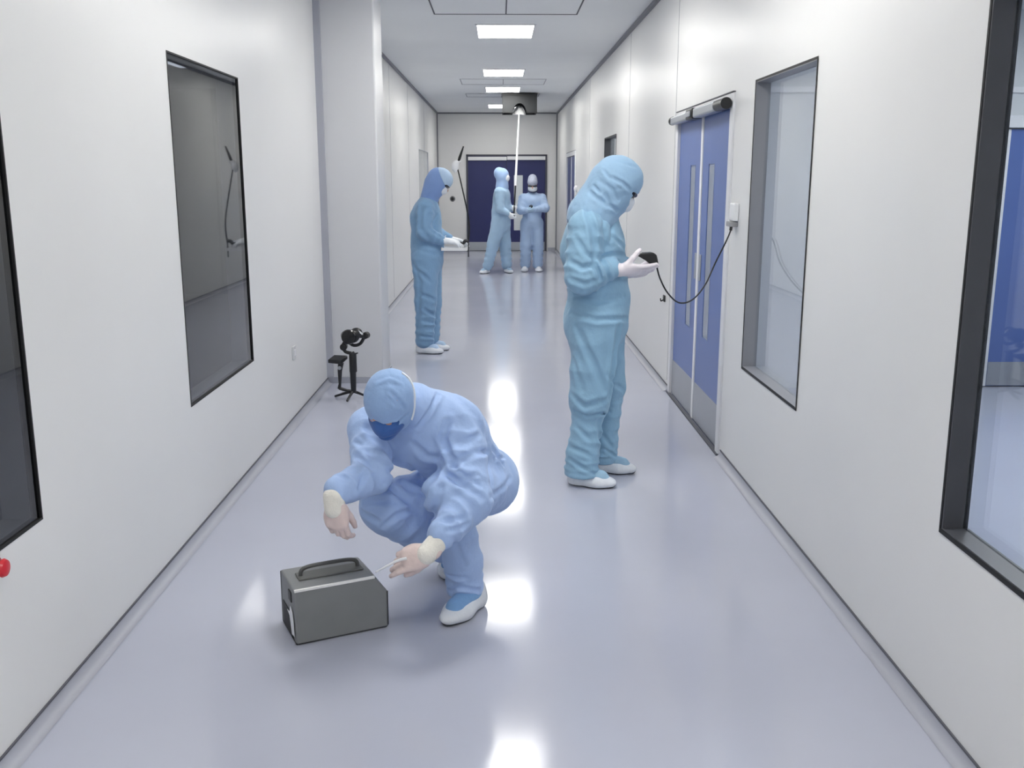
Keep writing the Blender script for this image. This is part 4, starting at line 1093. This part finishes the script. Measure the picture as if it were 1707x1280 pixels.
FOLDS_C = [
    ([(-0.223, 3.399, 0.841), (-0.236, 3.341, 0.822), (-0.25, 3.32, 0.795), (-0.264, 3.314, 0.777), (-0.279, 3.315, 0.757), (-0.294, 3.323, 0.735)], 0.008, 0.01),
    ([(-0.184, 3.335, 0.749), (-0.19, 3.329, 0.733), (-0.195, 3.323, 0.717), (-0.201, 3.325, 0.699), (-0.196, 3.324, 0.682), (-0.19, 3.315, 0.666), (-0.183, 3.294, 0.655), (-0.175, 3.29, 0.638), (-0.166, 3.283, 0.622), (-0.157, 3.265, 0.61)], 0.012, 0.016),
    ([(-0.16, 3.281, 0.625), (-0.14, 3.279, 0.634), (-0.121, 3.279, 0.642), (-0.102, 3.282, 0.649), (-0.083, 3.296, 0.649), (-0.065, 3.323, 0.644), (-0.048, 3.539, 0.586)], 0.011, 0.011),
    ([(-0.191, 3.265, 0.584), (-0.165, 3.247, 0.572), (-0.139, 3.234, 0.558), (-0.114, 3.215, 0.547), (-0.098, 3.208, 0.537), (-0.082, 3.205, 0.527), (-0.066, 3.203, 0.515)], 0.012, 0.014),
    ([(-0.177, 3.283, 0.609), (-0.142, 3.246, 0.595), (-0.108, 3.24, 0.571), (-0.074, 3.232, 0.548)], 0.009, 0.008),
    ([(-0.206, 3.224, 0.544), (-0.211, 3.21, 0.526), (-0.217, 3.209, 0.502), (-0.224, 3.216, 0.476), (-0.235, 3.247, 0.442), (-0.266, 3.548, 0.309), (-0.274, 3.526, 0.291)], 0.012, 0.014),
    ([(-0.217, 3.114, 0.461), (-0.198, 3.111, 0.463), (-0.179, 3.114, 0.462), (-0.16, 3.113, 0.463), (-0.142, 3.128, 0.463), (-0.125, 3.143, 0.462), (-0.106, 3.148, 0.465)], 0.01, 0.01),
    ([(-0.179, 3.084, 0.438), (-0.166, 3.096, 0.437), (-0.153, 3.102, 0.438), (-0.14, 3.106, 0.44), (-0.127, 3.13, 0.438), (-0.114, 3.142, 0.441), (-0.1, 3.15, 0.445)], 0.008, 0.008),
    ([(-0.481, 3.381, 0.721), (-0.457, 3.344, 0.707), (-0.436, 3.333, 0.686), (-0.416, 3.325, 0.664), (-0.408, 3.322, 0.654), (-0.4, 3.322, 0.643), (-0.394, 3.329, 0.63)], 0.012, 0.014),
    ([(-0.518, 3.298, 0.644), (-0.498, 3.271, 0.643), (-0.478, 3.235, 0.639), (-0.461, 3.217, 0.631), (-0.445, 3.208, 0.62)], 0.01, 0.012),
    ([(-0.524, 3.355, 0.679), (-0.513, 3.34, 0.677), (-0.502, 3.327, 0.676), (-0.491, 3.314, 0.674)], 0.007, 0.006),
    ([(-0.458, 3.181, 0.62), (-0.466, 3.167, 0.601), (-0.473, 3.15, 0.584), (-0.48, 3.125, 0.569)], 0.009, 0.01),
    ([(-0.55, 3.146, 0.62), (-0.53, 3.128, 0.615), (-0.513, 3.122, 0.607)], 0.009, 0.007),
    ([(-0.406, 3.218, 0.564), (-0.411, 3.439, 0.475), (-0.388, 3.431, 0.46), (-0.365, 3.429, 0.443), (-0.347, 3.433, 0.422), (-0.33, 3.449, 0.396), (-0.314, 3.466, 0.371)], 0.012, 0.01),
    ([(-0.39, 3.238, 0.602), (-0.374, 3.496, 0.478), (-0.349, 3.477, 0.462), (-0.331, 3.481, 0.454), (-0.314, 3.485, 0.446), (-0.297, 3.496, 0.436)], 0.012, 0.012),
    ([(-0.33, 3.446, 0.387), (-0.346, 3.408, 0.392), (-0.365, 3.392, 0.389), (-0.383, 3.379, 0.386), (-0.398, 3.374, 0.374), (-0.414, 3.372, 0.362), (-0.43, 3.375, 0.348)], 0.01, 0.01),
    ([(-0.511, 3.404, 0.394), (-0.477, 3.376, 0.385), (-0.447, 3.371, 0.368)], 0.01, 0.012),
    ([(-0.495, 3.401, 0.436), (-0.464, 3.387, 0.441), (-0.434, 3.384, 0.442), (-0.405, 3.391, 0.44)], 0.01, 0.008),
    ([(-0.296, 3.478, 0.405), (-0.272, 3.267, 0.495), (-0.265, 3.253, 0.517), (-0.259, 3.254, 0.535), (-0.245, 3.257, 0.554), (-0.231, 3.273, 0.57), (-0.219, 3.312, 0.578)], 0.014, 0.016),
    ([(-0.19, 3.385, 0.09), (-0.166, 3.354, 0.107), (-0.142, 3.349, 0.114), (-0.122, 3.35, 0.11), (-0.101, 3.363, 0.101), (-0.081, 3.385, 0.088)], 0.008, 0.01),
    ([(-0.198, 3.366, 0.154), (-0.171, 3.342, 0.16), (-0.145, 3.335, 0.159), (-0.119, 3.339, 0.154)], 0.009, 0.007),
    ([(-0.031, 3.583, 0.59), (-0.017, 3.603, 0.562), (-0.003, 3.614, 0.536), (0.011, 3.635, 0.507)], 0.01, 0.012),
    ([(-0.026, 3.578, 0.544), (-0.012, 3.597, 0.54), (0.002, 3.631, 0.533), (0.016, 3.698, 0.515)], 0.007, 0.008),
    ([(-0.033, 3.233, 0.505), (-0.018, 3.483, 0.434), (-0.002, 3.523, 0.434), (0.015, 3.553, 0.438), (0.023, 3.57, 0.444), (0.031, 3.61, 0.444), (0.039, 3.634, 0.448)], 0.01, 0.008),
    ([(-0.16, 3.432, 0.826), (-0.136, 3.394, 0.812), (-0.114, 3.376, 0.794), (-0.093, 3.372, 0.773), (-0.082, 3.368, 0.752), (-0.072, 3.372, 0.728), (-0.061, 3.384, 0.703)], 0.018, 0.008),
    ([(-0.309, 3.351, 0.668), (-0.295, 3.351, 0.653), (-0.281, 3.354, 0.637), (-0.267, 3.356, 0.621), (-0.249, 3.353, 0.618), (-0.23, 3.346, 0.617), (-0.211, 3.319, 0.621)], 0.014, 0.008),
    ([(-0.338, 3.407, 0.572), (-0.325, 3.424, 0.556), (-0.313, 3.456, 0.534), (-0.308, 3.567, 0.488)], 0.01, 0.01),
    ([(-0.16, 3.092, 0.402), (-0.156, 3.286, 0.296), (-0.143, 3.304, 0.258), (-0.129, 3.316, 0.222)], 0.01, 0.006),
    ([(-0.124, 3.312, 0.689), (-0.106, 3.32, 0.694), (-0.089, 3.329, 0.699), (-0.071, 3.354, 0.7)], 0.01, 0.008),
    ([(-0.133, 3.241, 0.567), (-0.116, 3.241, 0.574), (-0.098, 3.243, 0.581), (-0.081, 3.249, 0.586)], 0.009, 0.009),
]
FOLDS_CH = [
    ([(-0.364, 3.147, 0.903), (-0.349, 3.147, 0.884), (-0.334, 3.156, 0.863), (-0.32, 3.174, 0.839)], 0.007, 0.007),
    ([(-0.376, 3.141, 0.888), (-0.364, 3.14, 0.877), (-0.353, 3.143, 0.866), (-0.342, 3.15, 0.853)], 0.005, 0.005),
    ([(-0.433, 3.181, 0.802), (-0.413, 3.174, 0.793), (-0.395, 3.18, 0.781), (-0.378, 3.175, 0.785), (-0.362, 3.175, 0.788), (-0.347, 3.183, 0.788), (-0.336, 3.185, 0.799), (-0.325, 3.188, 0.808), (-0.315, 3.197, 0.816)], 0.006, 0.008),
    ([(-0.418, 3.168, 0.928), (-0.401, 3.166, 0.933), (-0.384, 3.168, 0.938), (-0.368, 3.174, 0.943), (-0.355, 3.173, 0.937), (-0.342, 3.176, 0.931), (-0.329, 3.182, 0.924)], 0.007, -0.003),
]
FOLDS_R = [
    ([(0.434, 4.895, 1.453), (0.44, 4.819, 1.424), (0.451, 4.8, 1.392), (0.463, 4.796, 1.36), (0.465, 4.791, 1.329), (0.467, 4.792, 1.298), (0.47, 4.792, 1.267), (0.468, 4.791, 1.235), (0.467, 4.79, 1.202), (0.465, 4.782, 1.17)], 0.014, 0.016),
    ([(0.356, 4.799, 1.196), (0.372, 4.783, 1.188), (0.39, 4.773, 1.18), (0.407, 4.77, 1.171), (0.426, 4.77, 1.175), (0.445, 4.773, 1.179), (0.465, 4.783, 1.182)], 0.012, 0.014),
    ([(0.48, 4.793, 1.181), (0.488, 4.792, 1.159), (0.495, 4.79, 1.136), (0.503, 4.794, 1.113)], 0.01, 0.013),
    ([(0.513, 4.852, 1.221), (0.538, 4.873, 1.223), (0.562, 4.886, 1.226), (0.588, 4.905, 1.229), (0.617, 4.941, 1.222), (0.648, 4.991, 1.214)], 0.01, 0.011),
    ([(0.573, 4.898, 1.313), (0.593, 4.91, 1.295), (0.614, 4.928, 1.275), (0.638, 4.966, 1.255)], 0.01, 0.009),
    ([(0.378, 4.8, 1.319), (0.392, 4.791, 1.295), (0.407, 4.782, 1.272), (0.421, 4.774, 1.248), (0.431, 4.774, 1.238), (0.442, 4.777, 1.228), (0.452, 4.782, 1.218)], 0.012, 0.01),
    ([(0.35, 4.79, 1.113), (0.374, 4.773, 1.106), (0.398, 4.766, 1.098), (0.423, 4.765, 1.089), (0.448, 4.765, 1.097), (0.473, 4.77, 1.104), (0.5, 4.793, 1.11)], 0.012, 0.008),
    ([(0.396, 4.932, 1.013), (0.427, 4.901, 1.007), (0.459, 4.879, 1.001), (0.491, 4.866, 0.993), (0.538, 4.873, 1.001), (0.587, 4.89, 1.008), (0.638, 4.925, 1.013)], 0.016, 0.008),
    ([(0.368, 4.924, 0.927), (0.407, 4.868, 0.922), (0.447, 4.835, 0.915), (0.489, 4.824, 0.904), (0.541, 4.832, 0.905), (0.597, 4.868, 0.902), (0.661, 4.958, 0.891)], 0.012, 0.011),
    ([(0.393, 4.874, 0.86), (0.422, 4.849, 0.801), (0.451, 4.834, 0.74), (0.481, 4.831, 0.678), (0.5, 4.832, 0.63), (0.521, 4.839, 0.58), (0.541, 4.848, 0.53)], 0.016, 0.011),
    ([(0.608, 4.878, 0.859), (0.602, 4.876, 0.806), (0.597, 4.881, 0.753), (0.591, 4.882, 0.699), (0.583, 4.879, 0.63), (0.575, 4.884, 0.56), (0.567, 4.876, 0.491)], 0.016, 0.018),
    ([(0.379, 4.906, 0.683), (0.393, 4.868, 0.637), (0.408, 4.859, 0.587), (0.424, 4.85, 0.536)], 0.014, 0.007),
    ([(0.372, 4.898, 0.5), (0.393, 4.865, 0.486), (0.416, 4.851, 0.468), (0.44, 4.842, 0.449), (0.473, 4.835, 0.461), (0.507, 4.838, 0.471), (0.543, 4.855, 0.477)], 0.014, 0.012),
    ([(0.395, 4.881, 0.418), (0.425, 4.86, 0.408), (0.457, 4.853, 0.395), (0.493, 4.852, 0.404), (0.531, 4.866, 0.408), (0.591, 5.071, 0.367)], 0.009, 0.012),
    ([(0.552, 4.853, 0.614), (0.589, 4.915, 0.572), (0.636, 5.048, 0.515), (0.671, 5.079, 0.478)], 0.012, 0.008),
    ([(0.516, 4.876, 0.37), (0.521, 4.881, 0.314), (0.527, 4.903, 0.254), (0.551, 5.086, 0.147)], 0.012, 0.016),
    ([(0.369, 4.897, 0.218), (0.403, 4.857, 0.213), (0.439, 4.847, 0.2), (0.476, 4.85, 0.182)], 0.012, 0.01),
    ([(0.368, 4.878, 0.158), (0.393, 4.855, 0.146), (0.419, 4.849, 0.13), (0.445, 4.842, 0.113), (0.46, 4.84, 0.107), (0.475, 4.843, 0.1), (0.491, 4.862, 0.087)], 0.01, 0.01),
    ([(0.398, 4.888, 0.335), (0.423, 4.863, 0.314), (0.449, 4.857, 0.289), (0.475, 4.856, 0.262)], 0.012, 0.007),
    ([(0.563, 5.086, 0.232), (0.579, 5.084, 0.21), (0.596, 5.082, 0.188), (0.614, 5.093, 0.162)], 0.01, 0.008),
    ([(0.58, 5.083, 0.148), (0.602, 5.092, 0.132), (0.623, 5.105, 0.114), (0.647, 5.134, 0.092)], 0.008, 0.008),
    ([(0.53, 4.808, 1.156), (0.535, 4.807, 1.141), (0.541, 4.811, 1.126), (0.548, 4.822, 1.11)], 0.008, 0.008),
    ([(0.517, 4.87, 1.404), (0.52, 4.846, 1.361), (0.526, 4.846, 1.316), (0.534, 4.866, 1.271)], 0.014, 0.007),
    ([(0.569, 4.926, 1.387), (0.565, 4.908, 1.358), (0.562, 4.893, 1.329), (0.56, 4.884, 1.299)], 0.012, 0.006),
]
FOLDS_RH = [
    ([(0.522, 4.907, 1.641), (0.53, 4.899, 1.628), (0.539, 4.892, 1.616), (0.548, 4.886, 1.603)], 0.007, 0.007),
    ([(0.559, 4.885, 1.606), (0.577, 4.882, 1.597), (0.595, 4.882, 1.588), (0.613, 4.884, 1.58), (0.626, 4.888, 1.568), (0.639, 4.893, 1.556), (0.652, 4.901, 1.544)], 0.008, 0.008),
    ([(0.529, 4.889, 1.521), (0.537, 4.889, 1.504), (0.545, 4.888, 1.488), (0.554, 4.889, 1.471), (0.566, 4.894, 1.462), (0.58, 4.902, 1.453), (0.593, 4.915, 1.444)], 0.008, 0.012),
    ([(0.459, 4.916, 1.53), (0.473, 4.899, 1.518), (0.487, 4.89, 1.506), (0.502, 4.886, 1.495), (0.519, 4.884, 1.483), (0.536, 4.883, 1.471), (0.554, 4.889, 1.459)], 0.01, 0.01),
    ([(0.594, 4.918, 1.682), (0.625, 4.914, 1.673), (0.657, 4.92, 1.664), (0.691, 4.938, 1.656)], 0.009, 0.005),
    ([(0.473, 4.914, 1.565), (0.483, 4.904, 1.553), (0.492, 4.898, 1.541), (0.502, 4.895, 1.53)], 0.008, 0.007),
    ([(0.502, 4.902, 1.588), (0.521, 4.892, 1.576), (0.54, 4.884, 1.563), (0.56, 4.883, 1.55), (0.571, 4.885, 1.531), (0.582, 4.891, 1.511), (0.593, 4.897, 1.492)], 0.009, 0.006),
]
FOLDS_L = [
    ([(-0.698, 8.78, 1.353), (-0.703, 8.776, 1.292), (-0.707, 8.77, 1.23), (-0.711, 8.764, 1.168), (-0.682, 8.748, 1.136), (-0.654, 8.753, 1.102), (-0.629, 8.785, 1.066)], 0.018, 0.016),
    ([(-0.561, 8.912, 1.273), (-0.586, 8.882, 1.229), (-0.607, 8.813, 1.187)], 0.018, 0.012),
    ([(-0.616, 8.78, 1.146), (-0.582, 8.795, 1.121), (-0.547, 8.811, 1.095), (-0.512, 8.824, 1.069)], 0.012, 0.01),
    ([(-0.78, 8.86, 0.844), (-0.761, 8.835, 0.79), (-0.743, 8.828, 0.734), (-0.726, 8.824, 0.678), (-0.735, 8.838, 0.533), (-0.745, 8.856, 0.387), (-0.755, 8.87, 0.239)], 0.018, 0.012),
    ([(-0.763, 8.838, 0.797), (-0.716, 8.809, 0.76), (-0.671, 8.812, 0.719), (-0.628, 8.826, 0.678)], 0.018, 0.012),
    ([(-0.693, 8.831, 0.429), (-0.662, 8.837, 0.406), (-0.633, 8.862, 0.38), (-0.605, 8.897, 0.353)], 0.014, 0.016),
    ([(-0.727, 8.848, 0.173), (-0.671, 8.849, 0.165), (-0.62, 8.9, 0.15)], 0.012, 0.014),
    ([(-0.729, 8.834, 0.567), (-0.683, 8.824, 0.55), (-0.638, 8.833, 0.53), (-0.595, 8.871, 0.507)], 0.016, 0.012),
    ([(-0.71, 8.78, 1.3), (-0.682, 8.771, 1.318), (-0.655, 8.773, 1.336), (-0.629, 8.784, 1.353)], 0.016, 0.01),
    ([(-0.693, 8.819, 0.951), (-0.639, 8.822, 0.941), (-0.587, 8.852, 0.93), (-0.536, 8.923, 0.915)], 0.016, 0.007),
    ([(-0.707, 8.842, 0.316), (-0.67, 8.844, 0.306), (-0.635, 8.86, 0.295), (-0.609, 9.024, 0.261)], 0.014, 0.01),
]
BAND = [(-0.333, 3.224, 0.953), (-0.313, 3.233, 0.934), (-0.3, 3.234, 0.909), (-0.294, 3.237, 0.879), (-0.294, 3.243, 0.848), (-0.297, 3.251, 0.816), (-0.306, 3.252, 0.786)]

person_crouching()
person_door()
person_left()
person_pole()
person_facing()

# ------------------------------------------------------------------ grey carrying case on the floor
def carrying_case():
    t = thing('carrying_case', 'grey metal carrying case with a top handle standing on the floor before the squatting person', 'case', (-0.6, 3.2, 0))
    O = V(-0.712, 3.121, 0.0)
    U = nrm(V(0.309, 0.144, 0)); W = V(-U[1], U[0], 0); L, D, H = 0.336, 0.215, 0.205
    G = mat('grey_case', (127, 129, 130), 0.5, metal=0.0, noise=0.03, nscale=12)
    E_ = mat('case_edge', (48, 49, 50), 0.5)
    P = lambda u, w, z: O + U * u + W * w + V(0, 0, z)
    prof = [(0, 0.004), (0, H), (L * 0.86, H), (L, H - 0.062), (L, 0.004)]
    MB().prism([P(u, 0, z) for u, z in prof], W * D).build('case_body', G, t, bevel=0.007, seg=3)
    # dark rubber edging round both ends of the body
    for w in (0.004, D - 0.004):
        path = [P(0.006, w, 0.006), P(L - 0.006, w, 0.006), P(L - 0.001, w, 0.012), P(L - 0.001, w, H - 0.064)]
        MB().tube(path, 0.0035, 8).build('edge_trim', E_, t, smooth=True)
    MB().tube([P(0.002, 0.004, 0.006), P(0.002, D - 0.004, 0.006), P(0.002, D - 0.004, H - 0.005)], 0.004, 8).build('edge_trim', E_, t, smooth=True)
    MB().obox(P(L * 0.43, 0.001, H - 0.0005), (U, W, V(0, 0, 1)), (L * 0.43, 0.0045, 0.0045)).build('lid_strip', mat('bright_strip', (240, 240, 238), 0.25), t, bevel=0.001)
    # raised handle in the middle of the lid
    hp = []
    for i in range(25):
        a = math.pi * i / 24
        cu = L * 0.46 - 0.105 * math.copysign(abs(math.cos(a)) ** 0.45, math.cos(a))
        hp.append(P(cu, D * 0.52, H + 0.038 * abs(math.sin(a)) ** 0.45))
    MB().tube(hp, 0.0075, 10).build('handle', mat('handle_grey', (84, 85, 84), 0.45), t, smooth=True)
    MB().obox(P(L * 0.46, D * 0.52, H + 0.0035), (U, W, V(0, 0, 1)), (0.118, 0.034, 0.0035)).build('handle_plate', mat('handle_plate', (96, 97, 95), 0.5), t, bevel=0.003)
    # left end: oval grip recess, dark vent, torn white label
    pl = MB()
    for z0, z1, w0, w1 in ((0.145, 0.182, 0.045, 0.085),):
        pl.obox(P(-0.0015, (w0 + w1) / 2, (z0 + z1) / 2), (W, U, V(0, 0, 1)), ((w1 - w0) / 2, 0.0025, (z1 - z0) / 2))
    pl.build('grip_recess', E_, t, bevel=0.0015)
    MB().obox(P(-0.001, 0.115, 0.055), (W, U, V(0, 0, 1)), (0.07, 0.002, 0.045)).build('side_vent', mat('black_vent', (28, 28, 30), 0.6), t, bevel=0.001)
    MB().prism([P(-0.0035, 0.012, 0.03), P(-0.0035, 0.05, 0.025), P(-0.0035, 0.075, 0.085), P(-0.0035, 0.11, 0.095), P(-0.0035, 0.075, 0.10), P(-0.0035, 0.055, 0.13), P(-0.0035, 0.03, 0.115), P(-0.0035, 0.018, 0.08)], U * -0.001)\
        .build('torn_label', M_WHITE, t)
carrying_case()

# ------------------------------------------------------------------ camera gimbal on a mini tripod beside the column
def gimbal():
    t = thing('camera_gimbal', 'black camera gimbal on a small tripod on the floor in front of the white column', 'camera gimbal', (-1.10, 7.0, 0))
    B = M_BLACK; y = 7.0
    MB().tube([(-1.083, y, 0.05), (-1.083, y, 0.20), (-1.080, y, 0.21), (-1.080, y, 0.335), (-1.09, y, 0.35)], [0.020, 0.023, 0.028, 0.027, 0.020], 14).build('grip', B, t, smooth=True)
    for (x, yy) in ((-1.232, 7.06), (-1.0, 7.06), (-1.118, 6.90)):
        MB().tube([(-1.088, y, 0.062), ((x - 1.088) / 2, (yy + y) / 2, 0.036), (x, yy, 0.009)], [0.013, 0.01, 0.008], 10).build('tripod_leg', B, t, smooth=True)
    arm = spline([(-1.09, y, 0.345), (-1.135, y, 0.36), (-1.15, y, 0.405), (-1.12, y, 0.432), (-1.07, y, 0.405), (-1.02, y - 0.01, 0.42), (-0.985, y - 0.01, 0.475)], 6)
    MB().tube(arm, 0.0125, 10).build('gimbal_arm', B, t, smooth=True)
    MB().lathe((-1.143, y - 0.03, 0.395), (0, 1, 0), [(0, 0.02), (0.004, 0.026), (0.05, 0.026), (0.054, 0.02)], 20).build('pan_motor', B, t, smooth=True)
    MB().tube([(-1.075, y, 0.338), (-1.04, y, 0.348)], [0.008, 0.004], 8).build('tilt_lever', B, t, smooth=True)
    MB().lathe((-0.985, y - 0.02, 0.478), (0.25, 1, 0), [(0, 0.018), (0.004, 0.025), (0.045, 0.025), (0.049, 0.018)], 20).build('roll_motor', B, t, smooth=True)
    v = Vol((-1.22, 6.88, 0.36), (-0.95, 7.10, 0.58), 0.004)
    v.ell(V(-1.088, y - 0.045, 0.478), (0.068, 0.03, 0.05), (V(1, 0, -0.15), V(0, 1, 0), V(0.15, 0, 1)), k=0.005)
    v.ell(V(-1.045, y - 0.02, 0.50), (0.045, 0.03, 0.038), k=0.01)
    v.cap(V(-1.05, y - 0.02, 0.48), V(-1.0, y - 0.02, 0.478), 0.02, 0.016, k=0.01)
    v.build('camera_body', B, t)
    MB().lathe((-1.095, y - 0.088, 0.478), (0, 1, 0), [(0, 0.04), (0.003, 0.05), (0.02, 0.055)], 28).build('lens', mat('lens_dark', (18, 20, 22), 0.15), t, smooth=True)
    MB().obox((-1.012, y - 0.04, 0.505), (nrm(V(1, 0, -0.8)), V(0, 1, 0), nrm(V(0.8, 0, 1))), (0.02, 0.003, 0.006)).build('bright_tab', M_WHITE, t)
    MB().prism([(-1.252, 6.93, 0.285), (-1.155, 6.93, 0.275), (-1.12, 7.02, 0.30), (-1.22, 7.02, 0.305)], (0, 0, 0.026)).build('phone_mount', B, t, bevel=0.004)
    MB().tube([(-1.165, 6.975, 0.28), (-1.175, 6.975, 0.22), (-1.178, 6.975, 0.12), (-1.185, 6.98, 0.085)], [0.022, 0.017, 0.010, 0.013], 12).build('mount_stem', B, t, smooth=True)
    MB().lathe((-1.172, 6.95, 0.245), (0, -1, 0), [(0, 0.014), (0.008, 0.013), (0.014, 0.006)], 16).build('clamp_knob', M_STEEL, t, smooth=True)
    MB().tube([(-1.185, 6.98, 0.088), (-1.13, 6.98, 0.070), (-1.09, 7.0, 0.060)], [0.013, 0.011, 0.012], 10).build('mount_arm', B, t, smooth=True)
gimbal()

# ------------------------------------------------------------------ small fittings on the walls
t = thing('wall_socket', 'white wall socket between the blue door and the tall window, black cable plugged in', 'socket', (XR, 5.32, 1.37))
MB().box(XR - 0.03, XR, 5.27, 5.37, 1.375, 1.47).build('socket_plate', M_WHITE, t, bevel=0.006)
MB().box(XR - 0.045, XR, 5.28, 5.37, 1.345, 1.372).build('plug', mat('grey_plug', (150, 150, 152), 0.5), t, bevel=0.004)
MB().tube([(XR - 0.033, 5.295, 1.352), (XR - 0.035, 5.295, 1.325)], 0.008, 10).build('strain_relief', M_BLACK, t)

t = thing('cable_hook', 'tiny black hook on the white wall between the standing person and the blue door', 'hook', (XR, 7.50, 0.69))
MB().box(XR - 0.012, XR, 7.48, 7.54, 0.66, 0.71).build('hook_plate', M_BLACK, t, bevel=0.003)
MB().tube(spline([(XR - 0.01, 7.51, 0.675), (XR - 0.03, 7.51, 0.665), (XR - 0.034, 7.51, 0.685)], 5), 0.005, 8).build('hook_arm', M_BLACK, t, smooth=True)

t = thing('wall_switch', 'pale switch plate low on the left wall before the column', 'switch', (XL, 6.35, 0.45))
MB().box(XL, XL + 0.008, 6.31, 6.40, 0.42, 0.51).build('switch_plate', mat('plate_pale', (205, 206, 208), 0.4), t, bevel=0.003)
MB().box(XL + 0.008, XL + 0.012, 6.335, 6.375, 0.445, 0.485).build('rocker', M_WHITE, t, bevel=0.001)

t = thing('round_wall_outlet', 'small round dark outlet on the far wall left of the navy doors', 'outlet', (-1.04, YB, 1.16))
MB().lathe((-1.045, YB, 1.16), (0, -1, 0), [(0, 0.062), (0.012, 0.058), (0.016, 0.05)], 24).build('outlet_ring', mat('ring_grey', (110, 112, 116), 0.4), t, smooth=True)
MB().lathe((-1.045, YB - 0.0165, 1.16), (0, -1, 0), [(0, 0.036), (0.004, 0.03)], 20).build('outlet_core', M_BLACK, t, smooth=True)

t = thing('round_sensor', 'round white sensor on the right wall beside the distant slate blue door', 'sensor', (XR, 16.3, 1.45))
MB().lathe((XR, 16.35, 1.44), (-1, 0, 0), [(0, 0.055), (0.03, 0.055), (0.05, 0.03), (0.055, 0.01)], 24).build('sensor_dome', M_WHITE, t, smooth=True)
MB().lathe((XR - 0.0005, 16.35, 1.44), (-1, 0, 0), [(0, 0.065), (0.008, 0.062)], 24).build('sensor_base', M_TRIM, t, smooth=True)

t = thing('red_push_button', 'red button at the left picture edge under the nearest dark window', 'button', (XL, 2.472, 0.568))
MB().lathe((XL + 0.0, 2.472, 0.568), (1, 0, 0), [(0, 0.03), (0.012, 0.03), (0.014, 0.02)], 24).build('button_collar', mat('red_collar', (150, 26, 36), 0.4), t, smooth=True)
MB().lathe((XL + 0.0145, 2.472, 0.568), (1, 0, 0), [(0, 0.02), (0.014, 0.026), (0.022, 0.022), (0.025, 0.01)], 24).build('button_cap', mat('red_cap', (205, 38, 50), 0.3), t, smooth=True)

t = thing('dark_wall_panel', 'black control panel behind the distant pane of the right wall', 'panel', (XR + 0.1, 11.6, 1.6))
MB().box(XR + 0.10, XR + 0.118, 10.97, 12.13, 1.215, 1.72).build('panel_body', M_BLACK, t, bevel=0.002)
MB().box(XR + 0.098, XR + 0.10, 11.2, 11.9, 1.5, 1.66).build('panel_screen', mat('dark_screen', (30, 34, 44), 0.2), t)
